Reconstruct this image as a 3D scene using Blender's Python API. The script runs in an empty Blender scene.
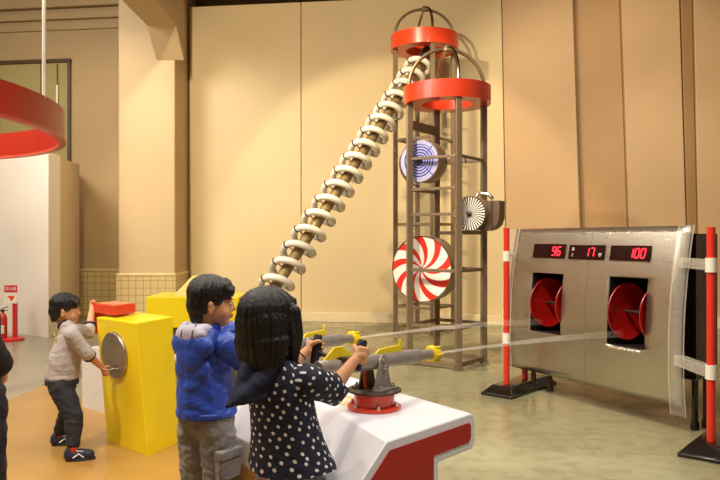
import bpy, bmesh, math, random
from mathutils import Vector as V, Matrix as M4, noise, Quaternion
random.seed(7)
sc = bpy.context.scene
COL = sc.collection
PI = math.pi

# ------------------------------------------------------------------ materials
def lin(h):
    h = h.lstrip('#')
    c = [int(h[i:i+2], 16)/255 for i in (0, 2, 4)]
    return tuple((x/12.92 if x <= .04045 else ((x+.055)/1.055)**2.4) for x in c) + (1,)

def mat(name, col, rough=.5, metal=0, var=.12, scale=6, bump=0, bscale=40, spec=.5, emit=0, coat=0, stretch=None, alpha=1, trans=0):
    m = bpy.data.materials.new(name); m.use_nodes = True
    nt = m.node_tree; N = nt.nodes; L = nt.links
    b = N['Principled BSDF']
    c = lin(col) if isinstance(col, str) else tuple(col)+(1,)
    tc = N.new('ShaderNodeTexCoord'); mp = N.new('ShaderNodeMapping')
    L.new(tc.outputs['Object'], mp.inputs['Vector'])
    if stretch: mp.inputs['Scale'].default_value = stretch
    n = N.new('ShaderNodeTexNoise'); n.inputs['Scale'].default_value = scale; n.inputs['Detail'].default_value = 4
    L.new(mp.outputs['Vector'], n.inputs['Vector'])
    r = N.new('ShaderNodeValToRGB')
    r.color_ramp.elements[0].position = .3; r.color_ramp.elements[1].position = .7
    r.color_ramp.elements[0].color = tuple(x*(1-var) for x in c[:3])+(1,)
    r.color_ramp.elements[1].color = tuple(min(1, x*(1+var)) for x in c[:3])+(1,)
    L.new(n.outputs['Fac'], r.inputs['Fac']); L.new(r.outputs['Color'], b.inputs['Base Color'])
    b.inputs['Roughness'].default_value = rough; b.inputs['Metallic'].default_value = metal
    b.inputs['Specular IOR Level'].default_value = spec
    b.inputs['Coat Weight'].default_value = coat
    if alpha < 1: b.inputs['Alpha'].default_value = alpha
    if trans: b.inputs['Transmission Weight'].default_value = trans
    if emit:
        b.inputs['Emission Color'].default_value = c; b.inputs['Emission Strength'].default_value = emit
    if bump:
        n2 = N.new('ShaderNodeTexNoise'); n2.inputs['Scale'].default_value = bscale; n2.inputs['Detail'].default_value = 5
        L.new(mp.outputs['Vector'], n2.inputs['Vector'])
        bp = N.new('ShaderNodeBump'); bp.inputs['Strength'].default_value = bump; bp.inputs['Distance'].default_value = .02
        L.new(n2.outputs['Fac'], bp.inputs['Height']); L.new(bp.outputs['Normal'], b.inputs['Normal'])
    return m

class NT:
    """tiny node helper on a fresh principled material"""
    def __init__(s, name):
        s.m = bpy.data.materials.new(name); s.m.use_nodes = True
        s.N = s.m.node_tree.nodes; s.L = s.m.node_tree.links; s.b = s.N['Principled BSDF']
    def n(s, typ, **kw):
        x = s.N.new(typ)
        for k, v in kw.items():
            if k in x.inputs: x.inputs[k].default_value = v
            else: setattr(x, k, v)
        return x
    def l(s, a, b): s.L.new(a, b)
    def math(s, op, a, b=0.0):
        x = s.N.new('ShaderNodeMath'); x.operation = op
        for i, v in enumerate((a, b)):
            if hasattr(v, 'links'): s.L.new(v, x.inputs[i])
            else: x.inputs[i].default_value = v
        return x.outputs[0]
    def mix(s, f, a, b):
        x = s.N.new('ShaderNodeMix'); x.data_type = 'RGBA'
        for i, v in ((0, f), (6, a), (7, b)):
            if hasattr(v, 'links'): s.L.new(v, x.inputs[i])
            else: x.inputs[i].default_value = v
        return x.outputs[2]

def uv_dots(name, base, dot, scale, rad, rnd=.35, rough=.8):
    t = NT(name); uv = t.n('ShaderNodeUVMap')
    v = t.n('ShaderNodeTexVoronoi', voronoi_dimensions='2D'); v.inputs['Scale'].default_value = scale; v.inputs['Randomness'].default_value = rnd
    mp = t.n('ShaderNodeMapping'); mp.inputs['Rotation'].default_value = (0, 0, .6)
    t.l(uv.outputs[0], mp.inputs[0]); t.l(mp.outputs[0], v.inputs['Vector'])
    f = t.math('LESS_THAN', v.outputs['Distance'], rad)
    t.l(t.mix(f, lin(base), lin(dot)), t.b.inputs['Base Color']); t.b.inputs['Roughness'].default_value = rough
    nz = t.n('ShaderNodeTexNoise'); nz.inputs['Scale'].default_value = 18
    bp = t.n('ShaderNodeBump'); bp.inputs['Strength'].default_value = .35; bp.inputs['Distance'].default_value = .02
    t.l(nz.outputs['Fac'], bp.inputs['Height']); t.l(bp.outputs[0], t.b.inputs['Normal'])
    return t.m

def polar(t):
    """returns radius, angle/2pi sockets from the UV map (UV in metres about the centre)"""
    uv = t.n('ShaderNodeUVMap'); sp = t.n('ShaderNodeSeparateXYZ'); t.l(uv.outputs[0], sp.inputs[0])
    x, y = sp.outputs[0], sp.outputs[1]
    r = t.math('SQRT', t.math('ADD', t.math('MULTIPLY', x, x), t.math('MULTIPLY', y, y)))
    a = t.math('DIVIDE', t.math('ARCTAN2', y, x), 2*PI)
    return r, a

def swirl_mat(name, n, twist, c1, c2, duty=.5, hub=0):
    t = NT(name); r, a = polar(t)
    ph = t.math('FRACT', t.math('ADD', t.math('ADD', t.math('MULTIPLY', a, n), t.math('MULTIPLY', r, twist)), 10))
    f = t.math('LESS_THAN', ph, duty)
    t.l(t.mix(f, lin(c1), lin(c2)), t.b.inputs['Base Color']); t.b.inputs['Roughness'].default_value = .4
    return t.m

def rings_mat(name):
    t = NT(name); r, a = polar(t)
    ph = t.math('FRACT', t.math('ADD', t.math('MULTIPLY', r, 33), t.math('MULTIPLY', a, 1)))
    f = t.math('MULTIPLY', t.math('LESS_THAN', ph, .5), t.math('LESS_THAN', r, .185))
    c = t.mix(f, lin('bcbbe2'), lin('2237a8'))
    s1 = t.math('LESS_THAN', t.math('FRACT', t.math('ADD', t.math('MULTIPLY', a, 4), 3.52)), .045)
    c2 = t.mix(s1, c, lin('3d55c4'))
    t.l(c2, t.b.inputs['Base Color']); t.b.inputs['Roughness'].default_value = .4
    return t.m

# ------------------------------------------------------------------ mesh builder
class MB:
    def __init__(s, off=(0, 0, 0)):
        s.bm = bmesh.new(); s.off = V(off); s.uv = None
    def verts(s, pts): return [s.bm.verts.new(V(p)-s.off) for p in pts]
    def face(s, vs):
        try: return s.bm.faces.new(vs)
        except ValueError: return None
    def hexa(s, bot, top):
        """prism between two rings of points"""
        a, b = s.verts(bot), s.verts(top); n = len(a)
        s.face(a[::-1]); s.face(b)
        for i in range(n): s.face([a[i], a[(i+1) % n], b[(i+1) % n], b[i]])
        return s
    def box(s, lo, hi):
        x0, y0, z0 = lo; x1, y1, z1 = hi
        return s.hexa([(x0, y0, z0), (x1, y0, z0), (x1, y1, z0), (x0, y1, z0)], [(x0, y0, z1), (x1, y0, z1), (x1, y1, z1), (x0, y1, z1)])
    def obox(s, c, ax, ay, az):
        """oriented box: centre and three half vectors"""
        c, ax, ay, az = V(c), V(ax), V(ay), V(az)
        q = [(-1, -1), (1, -1), (1, 1), (-1, 1)]
        return s.hexa([c+ax*i+ay*j-az for i, j in q], [c+ax*i+ay*j+az for i, j in q])
    def bar(s, p, q, w, h=None, up=(0, 0, 1)):
        p, q = V(p), V(q); d = (q-p); u = V(up)
        if abs(d.normalized().dot(u)) > .95: u = V((1, 0, 0))
        x = d.cross(u).normalized(); y = x.cross(d).normalized()
        return s.obox((p+q)/2, x*w/2, y*(h or w)/2, d/2)
    def extrude(s, poly, dvec):
        d = V(dvec); return s.hexa(poly, [V(p)+d for p in poly])
    def tube(s, pts, r, n=10, cap=True, closed=False):
        pts = [V(p) for p in pts]; rs = r if isinstance(r, (list, tuple)) else [r]*len(pts)
        rings = []; prev = None
        m = len(pts)
        for i, p in enumerate(pts):
            if closed: t = (pts[(i+1) % m]-pts[i-1]).normalized()
            else: t = (pts[min(i+1, m-1)]-pts[max(i-1, 0)]).normalized()
            if prev is None:
                a = V((0, 0, 1)) if abs(t.z) < .9 else V((1, 0, 0))
                x = t.cross(a).normalized()
            else:
                x = (prev-t*prev.dot(t)).normalized()
            prev = x; y = t.cross(x)
            rings.append(s.verts([p+(x*math.cos(2*PI*k/n)+y*math.sin(2*PI*k/n))*rs[i] for k in range(n)]))
        for i in range(m if closed else m-1):
            a, b = rings[i], rings[(i+1) % m]
            for k in range(n): s.face([a[k], a[(k+1) % n], b[(k+1) % n], b[k]])
        if cap and not closed: s.face(rings[0][::-1]); s.face(rings[-1])
        return s
    def lathe(s, prof, c=(0, 0, 0), axis=(0, 0, 1), n=32, closed=False, a0=0, a1=2*PI, xref=None):
        """prof: list of (radius, height along axis)"""
        c, ax = V(c), V(axis).normalized()
        x = V(xref) if xref else ax.orthogonal(); x = (x-ax*x.dot(ax)).normalized(); y = ax.cross(x)
        full = abs(a1-a0-2*PI) < 1e-6; cols = []
        for k in range(n if full else n+1):
            t = a0+(a1-a0)*k/n; d = x*math.cos(t)+y*math.sin(t)
            cols.append(s.verts([c+d*max(r, .0004)+ax*h for r, h in prof]))
        m = len(prof); K = len(cols)
        for k in range(K if full else K-1):
            A, B = cols[k], cols[(k+1) % K]
            for i in range(m if closed else m-1):
                j = (i+1) % m; s.face([A[i], B[i], B[j], A[j]])
        if not closed:
            if full:
                if prof[0][0] > .001: s.face([q[0] for q in cols][::-1])
                if prof[-1][0] > .001: s.face([q[-1] for q in cols])
        return s
    def sphere(s, c, r, n=10):
        r = r if isinstance(r, (tuple, list)) else (r, r, r)
        q = bmesh.ops.create_icosphere(s.bm, subdivisions=2, radius=1)
        for v in q['verts']: v.co = V((v.co.x*r[0], v.co.y*r[1], v.co.z*r[2]))+V(c)-s.off
        return s
    def disc(s, c, axis, r, xref, n=48):
        """a flat disc with UV in metres about its centre"""
        uvl = s.bm.loops.layers.uv.verify()
        c, ax = V(c), V(axis).normalized(); x = (V(xref)-ax*V(xref).dot(ax)).normalized(); y = ax.cross(x)
        cs = [(r*math.cos(2*PI*k/n), r*math.sin(2*PI*k/n)) for k in range(n)]
        f = s.face(s.verts([c+x*a+y*b for a, b in cs]))
        for lp, q in zip(f.loops, cs): lp[uvl].uv = q
        return s
    def build(s, name, m, parent=None, smooth=True, bevel=0, mods=None, angle=40):
        bmesh.ops.recalc_face_normals(s.bm, faces=s.bm.faces[:])
        me = bpy.data.meshes.new(name); s.bm.to_mesh(me); s.bm.free()
        if smooth:
            me.polygons.foreach_set('use_smooth', [True]*len(me.polygons))
            me.set_sharp_from_angle(angle=math.radians(angle))
        o = bpy.data.objects.new(name, me); COL.objects.link(o)
        if m: me.materials.append(m)
        if parent: o.parent = parent
        if bevel:
            b = o.modifiers.new('bevel', 'BEVEL'); b.width = bevel; b.segments = 2; b.limit_method = 'ANGLE'; b.angle_limit = math.radians(35)
        return o

def tag(o, label=None, cat=None, group=None, kind=None):
    if label: o['label'] = label
    if cat: o['category'] = cat
    if group: o['group'] = group
    if kind: o['kind'] = kind
    return o
def thing(name, loc, label, cat, rz=0, group=None):
    o = bpy.data.objects.new(name, None); COL.objects.link(o); o.location = loc; o.rotation_euler = (0, 0, rz); o.empty_display_size = .1
    return tag(o, label, cat, group)
def copy_tree(o, parent=None):
    c = o.copy(); COL.objects.link(c)
    if parent: c.parent = parent
    for ch in list(o.children): copy_tree(ch, c)
    return c

FPX, EYE = 700.0, 1.34
def P(px, py, Y): return V(((px-360)/FPX*Y, Y, EYE-(py-240)/FPX*Y))

# ------------------------------------------------------------------ camera
cd = bpy.data.cameras.new('camera'); cam = bpy.data.objects.new('camera', cd); COL.objects.link(cam)
cam.location = (0, 0, EYE); cam.rotation_euler = (PI/2, 0, 0); cd.lens = 35; cd.sensor_width = 36; cd.clip_end = 100
sc.camera = cam

# ------------------------------------------------------------------ palette
m_steel = mat('brushed_post_steel', '87735a', .4, .4, .12, 14, stretch=(1, 1, .1))
m_pipe = mat('aged_steel_pipe', '957f58', .4, .4, .18, 10)
m_chrome = mat('polished_steel', 'b9ac98', .22, 1, .05, 20)
m_redring = mat('orange_red_enamel', 'e2431f', .32, 0, .06, 3, coat=.3)
m_red = mat('red_paint', 'c9261c', .4, 0, .06, 5, coat=.2)
m_redpole = mat('red_pole_plastic', 'd8341f', .35, 0, .06, 5)
m_redpanel = mat('dark_red_laminate', 'b3231b', .5, 0, .08, 120)
m_white = mat('white_laminate', 'e9e6ea', .42, 0, .03, 3)
m_whitepl = mat('white_plastic', 'eae4d4', .4, 0, .05, 10)
m_black = mat('black_rubber', '1b1613', .22, 0, .25, 20, spec=.6)
m_dark = mat('dark_interior', '16100c', .6, 0, .2, 10)
m_hous = mat('dark_housing', '5c483a', .55, 0, .2, 6)
m_yellow = mat('yellow_paint', 'fadc10', .38, 0, .05, 3, coat=.15)
m_yelpl = mat('yellow_plastic', 'efd21a', .4, 0, .05, 8)
m_gun = mat('gun_grey_metal', 'a0968c', .36, .45, .1, 20)
m_gundk = mat('dark_turntable_metal', '5d5047', .4, .7, .15, 15)
m_bolt = mat('zinc_bolt', 'b7b3ad', .3, .9, .1, 20)
m_grip = mat('black_grip_rubber', '141214', .55, 0, .2, 60)
m_skin = mat('child_skin', 'd59a6c', .5, 0, .06, 12, spec=.35)
m_skin_g = mat('girl_skin', 'd79c70', .5, 0, .06, 12, spec=.35)
m_hair = mat('black_hair', '15100f', .36, 0, .35, 60, .5, 90, spec=.55, stretch=(3, 3, .35))
m_lip = mat('lip_skin', 'b5604c', .45, 0, .08, 20)
m_eye = mat('eye_white', 'e8e2da', .3, 0, .03, 10)
m_iris = mat('dark_iris', '1d120c', .2, 0, .1, 30)

# ------------------------------------------------------------------ setting
def struct(mb, name, m, **k):
    o = mb.build(name, m, **k); o['kind'] = 'structure'; return o

def floor_mat():
    t = NT('wet_concrete_floor'); geo = t.n('ShaderNodeNewGeometry'); pos = geo.outputs['Position']
    n1 = t.n('ShaderNodeTexNoise'); n1.inputs['Scale'].default_value = 1.3; n1.inputs['Detail'].default_value = 6
    n2 = t.n('ShaderNodeTexNoise'); n2.inputs['Scale'].default_value = 9; n2.inputs['Detail'].default_value = 5
    for n in (n1, n2): t.l(pos, n.inputs['Vector'])
    sp = t.n('ShaderNodeSeparateXYZ'); t.l(pos, sp.inputs[0])
    c = t.mix(n1.outputs['Fac'], lin('7f7b5c'), lin('a5a180'))
    r2 = t.n('ShaderNodeValToRGB'); r2.color_ramp.elements[0].position = .46; r2.color_ramp.elements[1].position = .62
    t.l(n2.outputs['Fac'], r2.inputs[0])
    c = t.mix(t.math('MULTIPLY', r2.outputs[0], .32), c, lin('6f6648'))
    t.l(c, t.b.inputs['Base Color'])
    wet = t.n('ShaderNodeValToRGB'); wet.color_ramp.elements[0].position = .38; wet.color_ramp.elements[1].position = .62
    wet.color_ramp.elements[0].color = (.16,)*3+(1,); wet.color_ramp.elements[1].color = (.5,)*3+(1,)
    t.l(n1.outputs['Fac'], wet.inputs[0]); t.l(wet.outputs[0], t.b.inputs['Roughness'])
    bp = t.n('ShaderNodeBump'); bp.inputs['Strength'].default_value = .25; bp.inputs['Distance'].default_value = .02
    t.l(n2.outputs['Fac'], bp.inputs['Height']); t.l(bp.outputs[0], t.b.inputs['Normal'])
    return t.m
struct(MB().box((-9, -3, -.12), (7, 13.2, 0)), 'floor', floor_mat(), smooth=False)
m_tan = mat('tan_floor_vinyl', 'a9803f', .30, 0, .1, 2.2, .06, 12)
m_greyfl = mat('polished_grey_floor', '9a9078', .28, 0, .06, 2)
struct(MB().hexa([(-2.93, -2.6, 0), (.02, -2.6, 0), (.02, 2.3, 0), (-.3, 3.4, 0), (-.9, 4.7, 0), (-2.05, 5.6, 0), (-2.93, 6.45, 0)],
                 [(-2.93, -2.6, .006), (.02, -2.6, .006), (.02, 2.3, .006), (-.3, 3.4, .006), (-.9, 4.7, .006), (-2.05, 5.6, .006), (-2.93, 6.45, .006)]),
       'floor_tan_area', m_tan, smooth=False)
struct(MB().box((-8.9, -2.6, 0), (-2.935, 11.8, .004)), 'floor_grey_area', m_greyfl, smooth=False)

m_wall = mat('cream_wall_panel', 'cfb98c', .6, 0, .05, .8)
m_wall2 = mat('tan_wall_panel', 'bd9c72', .6, 0, .06, .9)
m_wall3 = mat('tan_wall_panel_dark', 'ab8658', .6, 0, .06, .9)
m_recess = mat('brown_recess_wall', 'af9468', .7, 0, .05, .8)
m_joint = mat('panel_joint', '9a7a4e', .7)
def wy(X): return 11.43-.13*X
ZT = 5.27
# back wall: panels, each a shallow slab; seams between them
def wall_panel(pts_top, pts_bot, name, m, ztop=ZT):
    """plan corner pairs (x, y) at the top and at the floor"""
    mb = MB(); th = .12
    (x0, y0), (x1, y1) = pts_top; (a0, b0), (a1, b1) = pts_bot
    mb.hexa([(a0, b0, 0), (a1, b1, 0), (a1, b1+th, 0), (a0, b0+th, 0)], [(x0, y0, ztop), (x1, y1, ztop), (x1, y1+th, ztop), (x0, y0+th, ztop)])
    return struct(mb, name, m, smooth=False, bevel=.012)
def pp(px, dy=0):
    s = (px-360)/FPX; Y = 11.43/(1+.13*s); return (s*Y*(1+dy/Y), Y+dy)
def pbx(pt, pb, dy=0):  # lean: px at y=0 and at y=220 -> plan points at the top and the floor
    g = (pb-pt)/220*320
    return pp(pt, dy), pp(pt+g, dy)
def seg(p0, p1, m, name, d0=0, d1=0):
    a, b = pbx(*p0, d0), pbx(*p1, d1)
    return wall_panel([a[0], b[0]], [a[1], b[1]], name, m)
seg((189, 190.5), (300.7, 300.9), m_wall, 'wall_back')
seg((301.2, 301.4), (501.4, 505.4), m_wall, 'wall_back_centre')
seg((502, 506), (572.5, 580), m_wall2, 'wall_back_right', .02, -.06)
seg((574.5, 582), (619, 627), m_wall3, 'wall_back_far_right', .12, .02)
seg((621, 629), (679, 686), m_wall2, 'wall_back_side', -.03, -.12)
seg((680.5, 687.5), (692, 697), m_wall3, 'wall_back_end', -.09, -.04)
seg((693.5, 698.5), (800, 806), m_wall2, 'wall_back_outer', -.05, -.2)
a, b = pp(189, .14), pp(830, .14)
struct(MB().hexa([(a[0], a[1], 0), (b[0], b[1], 0), (b[0], b[1]+.1, 0), (a[0], a[1]+.1, 0)],
                 [(a[0], a[1], ZT), (b[0], b[1], ZT), (b[0], b[1]+.1, ZT), (a[0], a[1]+.1, ZT)]), 'wall_behind', m_joint, smooth=False)
# baseboard of the back wall
a, b = pp(190.5, -.03), pp(830, -.03)
m_base = mat('cream_baseboard', 'dcc8a0', .5, 0, .06, 2)
struct(MB().hexa([(a[0], a[1], 0), (b[0], b[1]-.2, 0), (b[0], b[1], 0), (a[0], a[1]+.03, 0)],
                 [(a[0], a[1], .16), (b[0], b[1]-.2, .16), (b[0], b[1], .16), (a[0], a[1]+.03, .16)]), 'baseboard_back', m_base, smooth=False, bevel=.008)
# upper wall behind the panels, ceiling
def ry(X): return 11.45-.13*(X+4)  # recess wall plane
m_ceil = mat('brown_ceiling', '7d5f38', .8, 0, .05, 1)
struct(MB().box((-9, -3, 5.62), (7, 13.2, 5.74)), 'ceiling', m_ceil, smooth=False)
struct(MB().box((-9, 12.9, 0), (7, 13.05, 5.62)), 'wall_rear', m_recess, smooth=False)
# recess wall on the left with crown moulding
XR0, XR1 = -8.9, -2.95
def rw(z0, z1, d0, d1, name, m, x0=XR0, x1=XR1, **k):
    return struct(MB().hexa([(x0, ry(x0)+.7-d1, z0), (x1, ry(x1)+.7-d1, z0), (x1, ry(x1)+.7-d0, z0), (x0, ry(x0)+.7-d0, z0)],
                            [(x0, ry(x0)+.7-d1, z1), (x1, ry(x1)+.7-d1, z1), (x1, ry(x1)+.7-d0, z1), (x0, ry(x0)+.7-d0, z1)]), name, m, **k)
rw(0, 5.62, -.15, 0, 'wall_left_recess', m_recess, smooth=False)
rw(5.02, 5.16, 0, .05, 'trim_1', m_recess, smooth=False, bevel=.015)
rw(5.2, 5.34, 0, .09, 'trim_2', m_recess, smooth=False, bevel=.02)
rw(5.4, 5.62, 0, .14, 'trim_3', m_recess, smooth=False, bevel=.02)
def tile_mat():
    t = NT('cream_wall_tile'); tc = t.n('ShaderNodeTexCoord'); sp = t.n('ShaderNodeSeparateXYZ'); t.l(tc.outputs['Object'], sp.inputs[0])
    u = t.math('FRACT', t.math('MULTIPLY', t.math('ADD', t.math('ADD', sp.outputs[0], t.math('MULTIPLY', sp.outputs[1], .999)), 30), 8.6))
    w = t.math('FRACT', t.math('MULTIPLY', sp.outputs[2], 8.6))
    g = t.math('MAXIMUM', t.math('LESS_THAN', u, .07), t.math('LESS_THAN', w, .07))
    t.l(t.mix(g, lin('c8b27c'), lin('94763f')), t.b.inputs['Base Color']); t.b.inputs['Roughness'].default_value = .3
    return t.m
m_tile = tile_mat()
rw(0, .80, 0, .03, 'trim_tiles_recess', m_tile, smooth=False)
rw(.80, .84, 0, .045, 'trim_tile_cap', mat('tile_cap', 'd9c48c', .4), smooth=False, bevel=.006)
# column, tiled foot, beam with haunch
m_col = mat('tan_column', 'bda47a', .65, 0, .04, 1)
struct(MB().box((-3.80, 11.0, .8), (-2.91, 12.4, 5.62)), 'trim_column', m_col, smooth=False, bevel=.02)
struct(MB().box((-3.82, 10.97, 0), (-2.89, 12.4, .78)), 'trim_column_tiles', m_tile, smooth=False)
struct(MB().box((-3.825, 10.955, .78), (-2.885, 12.4, .82)), 'trim_column_cap', bpy.data.materials['tile_cap'], smooth=False, bevel=.006)
prof = [(11.0, 4.16), (10.5, 4.56), (-2.9, 4.56), (-2.9, 5.62), (11.0, 5.62)]
struct(MB().extrude([(-3.2, y, z) for y, z in prof], (.44, 0, 0)), 'ceiling_beam', m_col, smooth=False, bevel=.012)
# white partition and its return wall
m_part = mat('white_partition', 'e6dccb', .6, 0, .03, 1)
m_part2 = mat('partition_return', 'd6bf98', .65, 0, .04, 1)
struct(MB().hexa([(-8.5, 13.0, 0), (-5.2, 10.4, 0), (-4.23, 9.5, 0), (-4.235, 9.87, 0), (-5.2, 10.75, 0), (-8.5, 13.15, 0)][:0] or
                 [(-6.9, 11.45, 0), (-4.23, 9.5, 0), (-4.235, 9.9, 0), (-6.9, 11.75, 0)],
                 [(-6.9, 11.45, 2.53), (-4.23, 9.5, 2.53), (-4.235, 9.9, 2.53), (-6.9, 11.75, 2.53)]), 'wall_left', m_part, smooth=False, bevel=.01)
struct(MB().hexa([(-4.30, 9.95, 0), (-4.45, 11.1, 0), (-4.96, 12.25, 0), (-5.2, 12.25, 0), (-4.5, 10.0, 0)],
                 [(-4.30, 9.95, 2.53), (-4.45, 11.1, 2.53), (-4.96, 12.25, 2.53), (-5.2, 12.25, 2.53), (-4.5, 10.0, 2.53)]), 'wall_left_return', m_part2, smooth=False)
# window with a drawn blind
wn = bpy.data.objects.new('window_1', None); COL.objects.link(wn); wn['kind'] = 'structure'
xw1 = -5.12; xw0 = -7.1
def rpt(x, z, d): return V((x, ry(x)+.7-d, z))
def blind_mat():
    t = NT('olive_roller_blind'); tc = t.n('ShaderNodeTexCoord'); sp = t.n('ShaderNodeSeparateXYZ'); t.l(tc.outputs['Object'], sp.inputs[0])
    f = t.math('LESS_THAN', t.math('FRACT', t.math('MULTIPLY', sp.outputs[2], 24)), .12)
    t.l(t.mix(f, lin('a3945c'), lin('91834f')), t.b.inputs['Base Color']); t.b.inputs['Roughness'].default_value = .7; return t.m
MB().hexa([rpt(xw0, 2.0, .03), rpt(xw1, 2.0, .03), rpt(xw1, 2.0, .01), rpt(xw0, 2.0, .01)], [rpt(xw0, 4.45, .03), rpt(xw1, 4.45, .03), rpt(xw1, 4.45, .01), rpt(xw0, 4.45, .01)]).build('blind', blind_mat(), wn, smooth=False)
m_wf = mat('dark_window_frame', '4c3a1e', .5)
MB().bar(rpt(xw0, 4.48, .05), rpt(xw1+.06, 4.48, .05), .06).bar(rpt(xw1+.03, 4.5, .04), rpt(xw1+.03, 2.3, .04), .05).build('window_frame', m_wf, wn)
MB().bar(rpt(-5.62, 2.0, .035), rpt(-5.62, 4.44, .035), .012).bar(rpt(-6.4, 2.0, .035), rpt(-6.4, 4.44, .035), .012).build('blind_seam', m_wf, wn)
MB().tube([rpt(-5.3, 4.42, .07), rpt(-5.3, 3.4, .07)], .008, 6).build('blind_cord', m_wf, wn)
MB().tube([rpt(-5.3, 4.05, .075), rpt(-5.3, 3.72, .075)], .018, 8).build('cord_weight', m_whitepl, wn)
# right wall and side walls that close the hall
struct(MB().box((-9, -3, 0), (-8.9, 13.2, 5.62)), 'wall_far_left', m_recess, smooth=False)

# ------------------------------------------------------------------ hanging red ring
S = 1.6
rc = V((-3.09*S, 3.52*S, 0)); rr = 1.48*S; z1, z0 = 1.34+.737*S, 1.34+.571*S
m_hring = mat('hanging_ring_red', 'ab2515', .4, 0, .05, 3)
hr = thing('hanging_ring', (rc.x, rc.y, z0), 'large red hoop hung from the ceiling on a thin white rod', 'hanging ring')
MB(hr.location).lathe([(rr, z0), (rr, z1), (rr-.03, z1), (rr-.03, z0)], (rc.x, rc.y, 0), n=96, closed=True).build('hoop', m_hring, hr)
MB(hr.location).lathe([(rr+.012, z0-.012), (rr+.012, z0+.012), (rr-.05, z0+.012), (rr-.05, z0-.012)], (rc.x, rc.y, 0), n=96, closed=True).build('lower_rim', mat('ring_rim', 'c8553a', .4), hr)
for ang in (.0485, .0485+2.1, .0485+4.2):
    p = rc+V((math.cos(ang)*(rr-.015), math.sin(ang)*(rr-.015), 0))
    MB(hr.location).tube([(p.x, p.y, z1-.02), (p.x, p.y, 5.62)], .016, 8).build('rod', m_whitepl, hr)

# ------------------------------------------------------------------ towers
def tower(name, C, r, ztop, zbot, rot, bars, label, hoop_h, inner, lean=0):
    t = thing(name, (C[0], C[1], 0), label, 'tower')
    post = [V((math.cos(rot+k*PI/2)*r*.885, math.sin(rot+k*PI/2)*r*.885, 0)) for k in range(4)]
    for p in post:
        d = V((-p.y, p.x, 0)).normalized()
        MB().obox((p.x, p.y, zbot/2+.05), d*.031, p.normalized()*.031, (0, 0, zbot/2+.05-.004+.0)).build('post', m_steel, t, bevel=.004)
    for z, sides, h in bars:
        for k in sides:
            a, b = post[k], post[(k+1) % 4]; dd = (b-a).normalized()*.03
            MB().bar(a+dd+V((0, 0, z)), b-dd+V((0, 0, z)), .03, h).build('cross_bar', m_steel, t, bevel=.003)
    MB().lathe([(r, zbot), (r, ztop), (r-.015, ztop), (r-.015, zbot+.02), (inner, zbot+.02), (inner, ztop-.03), (inner-.015, ztop-.03), (inner-.015, zbot)], n=64, closed=True).build('ring', m_redring, t)
    for k in range(2):
        a = rot+k*PI/2; d = V((math.cos(a), math.sin(a), 0)); R = r*.9
        pts = [d*R+V((0, 0, zbot+.03)), d*R+V((0, 0, ztop))]+[d*R*math.cos(q)+V((0, 0, ztop+hoop_h*math.sin(q)+.001)) for q in [PI*i/24 for i in range(1, 24)]]+[-d*R+V((0, 0, ztop)), -d*R+V((0, 0, zbot+.03))]
        MB().tube(pts, .02, 10).build('hoop', m_chrome if k else m_steel, t)
    MB().lathe([(.05, ztop+hoop_h-.02), (.05, ztop+hoop_h+.02), (.03, ztop+hoop_h+.045), (.0, ztop+hoop_h+.05)], n=20).build('crown_boss', m_steel, t)
    for p in post:
        MB().box((p.x-.05, p.y-.05, 0), (p.x+.05, p.y+.05, .01)).build('foot_plate', m_steel, t)
    return t
# post order: R(+) , B, L, F by angle from rot
rotA = math.atan2(.067, .41)
FC = (.945, 7.6)
A4 = (0, 1, 2, 3)
tower('front_tower', FC, .47, 2.99, 2.806, rotA,
      [(2.58, (1,), .10), (2.21, A4, .03), (1.88, (1, 2), .03), (1.61, (2,), .03), (1.42, (0, 3), .04), (1.02, (2, 3, 0), .035), (.43, A4, .035), (.05, A4, .05)],
      'shorter steel frame tower in front, topped by a red ring and crossed hoops', .42, .29)
RC = (.95, 10.3)
tower('rear_tower', RC, .495, 4.33, 4.12, rotA,
      [(3.5, (1, 2), .03), (2.80, A4, .035), (1.57, A4, .035), (.9, (1,), .03), (.37, A4, .035), (.05, A4, .05)],
      'taller steel frame tower behind, its red ring receiving the spiral lift pipe', .40, .29)

# wheels on the front tower
nW = V((-.53, -.85, 0)).normalized(); tW = V((.85, -.53, 0)).normalized(); UP = V((0, 0, 1))
m_drum = mat('drum_steel', 'a3917c', .42, .35, .08, 12)
m_drumdk = mat('drum_brown_steel', '6f5b47', .4, .6, .1, 12)
def wheel(name, C, r, depth, face_m, label, hub_r=.02, ax=None, rim=True):
    n = ax or nW; t = tW if ax is None else UP.cross(n)
    o = thing(name, C, label, 'wheel'); C = V(C)
    MB(C).lathe([(0, -depth), (r*.97, -depth), (r*.985, -depth+.01), (r*.985, -.006), (r*.97, 0), (0, 0)], C, n, 56).build('drum', m_drum, o)
    MB(C).disc(C+n*.004, n, r*.985, t).build('patterned_face', face_m, o, smooth=False)
    if rim: MB(C).lathe([(r, -.02), (r, .01), (r*.975, .01), (r*.975, -.02)], C, n, 56, closed=True).build('rim', m_chrome, o)
    MB(C).lathe([(hub_r, 0), (hub_r, .022), (hub_r*.55, .03), (hub_r*.4, .05), (0, .052)], C, n, 20).build('hub', m_gundk, o)
    MB(C).tube([C-n*.0, C-n*(depth+.14)], .018, 10).build('axle', m_steel, o)
    return o
bw = wheel('blue_spiral_wheel', P(419.5, 161, 7.55), .232, .22, rings_mat('blue_ring_face'), 'white wheel with thin blue concentric rings, highest wheel on the front tower', .03)
rw_ = wheel('red_swirl_wheel', P(421.5, 269, 7.6), .36, .23, swirl_mat('red_swirl_face', 9, -3.4, 'f3ece2', 'd9301c', .43), 'large wheel with red and white candy swirl, lowest on the front tower', .025)
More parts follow.
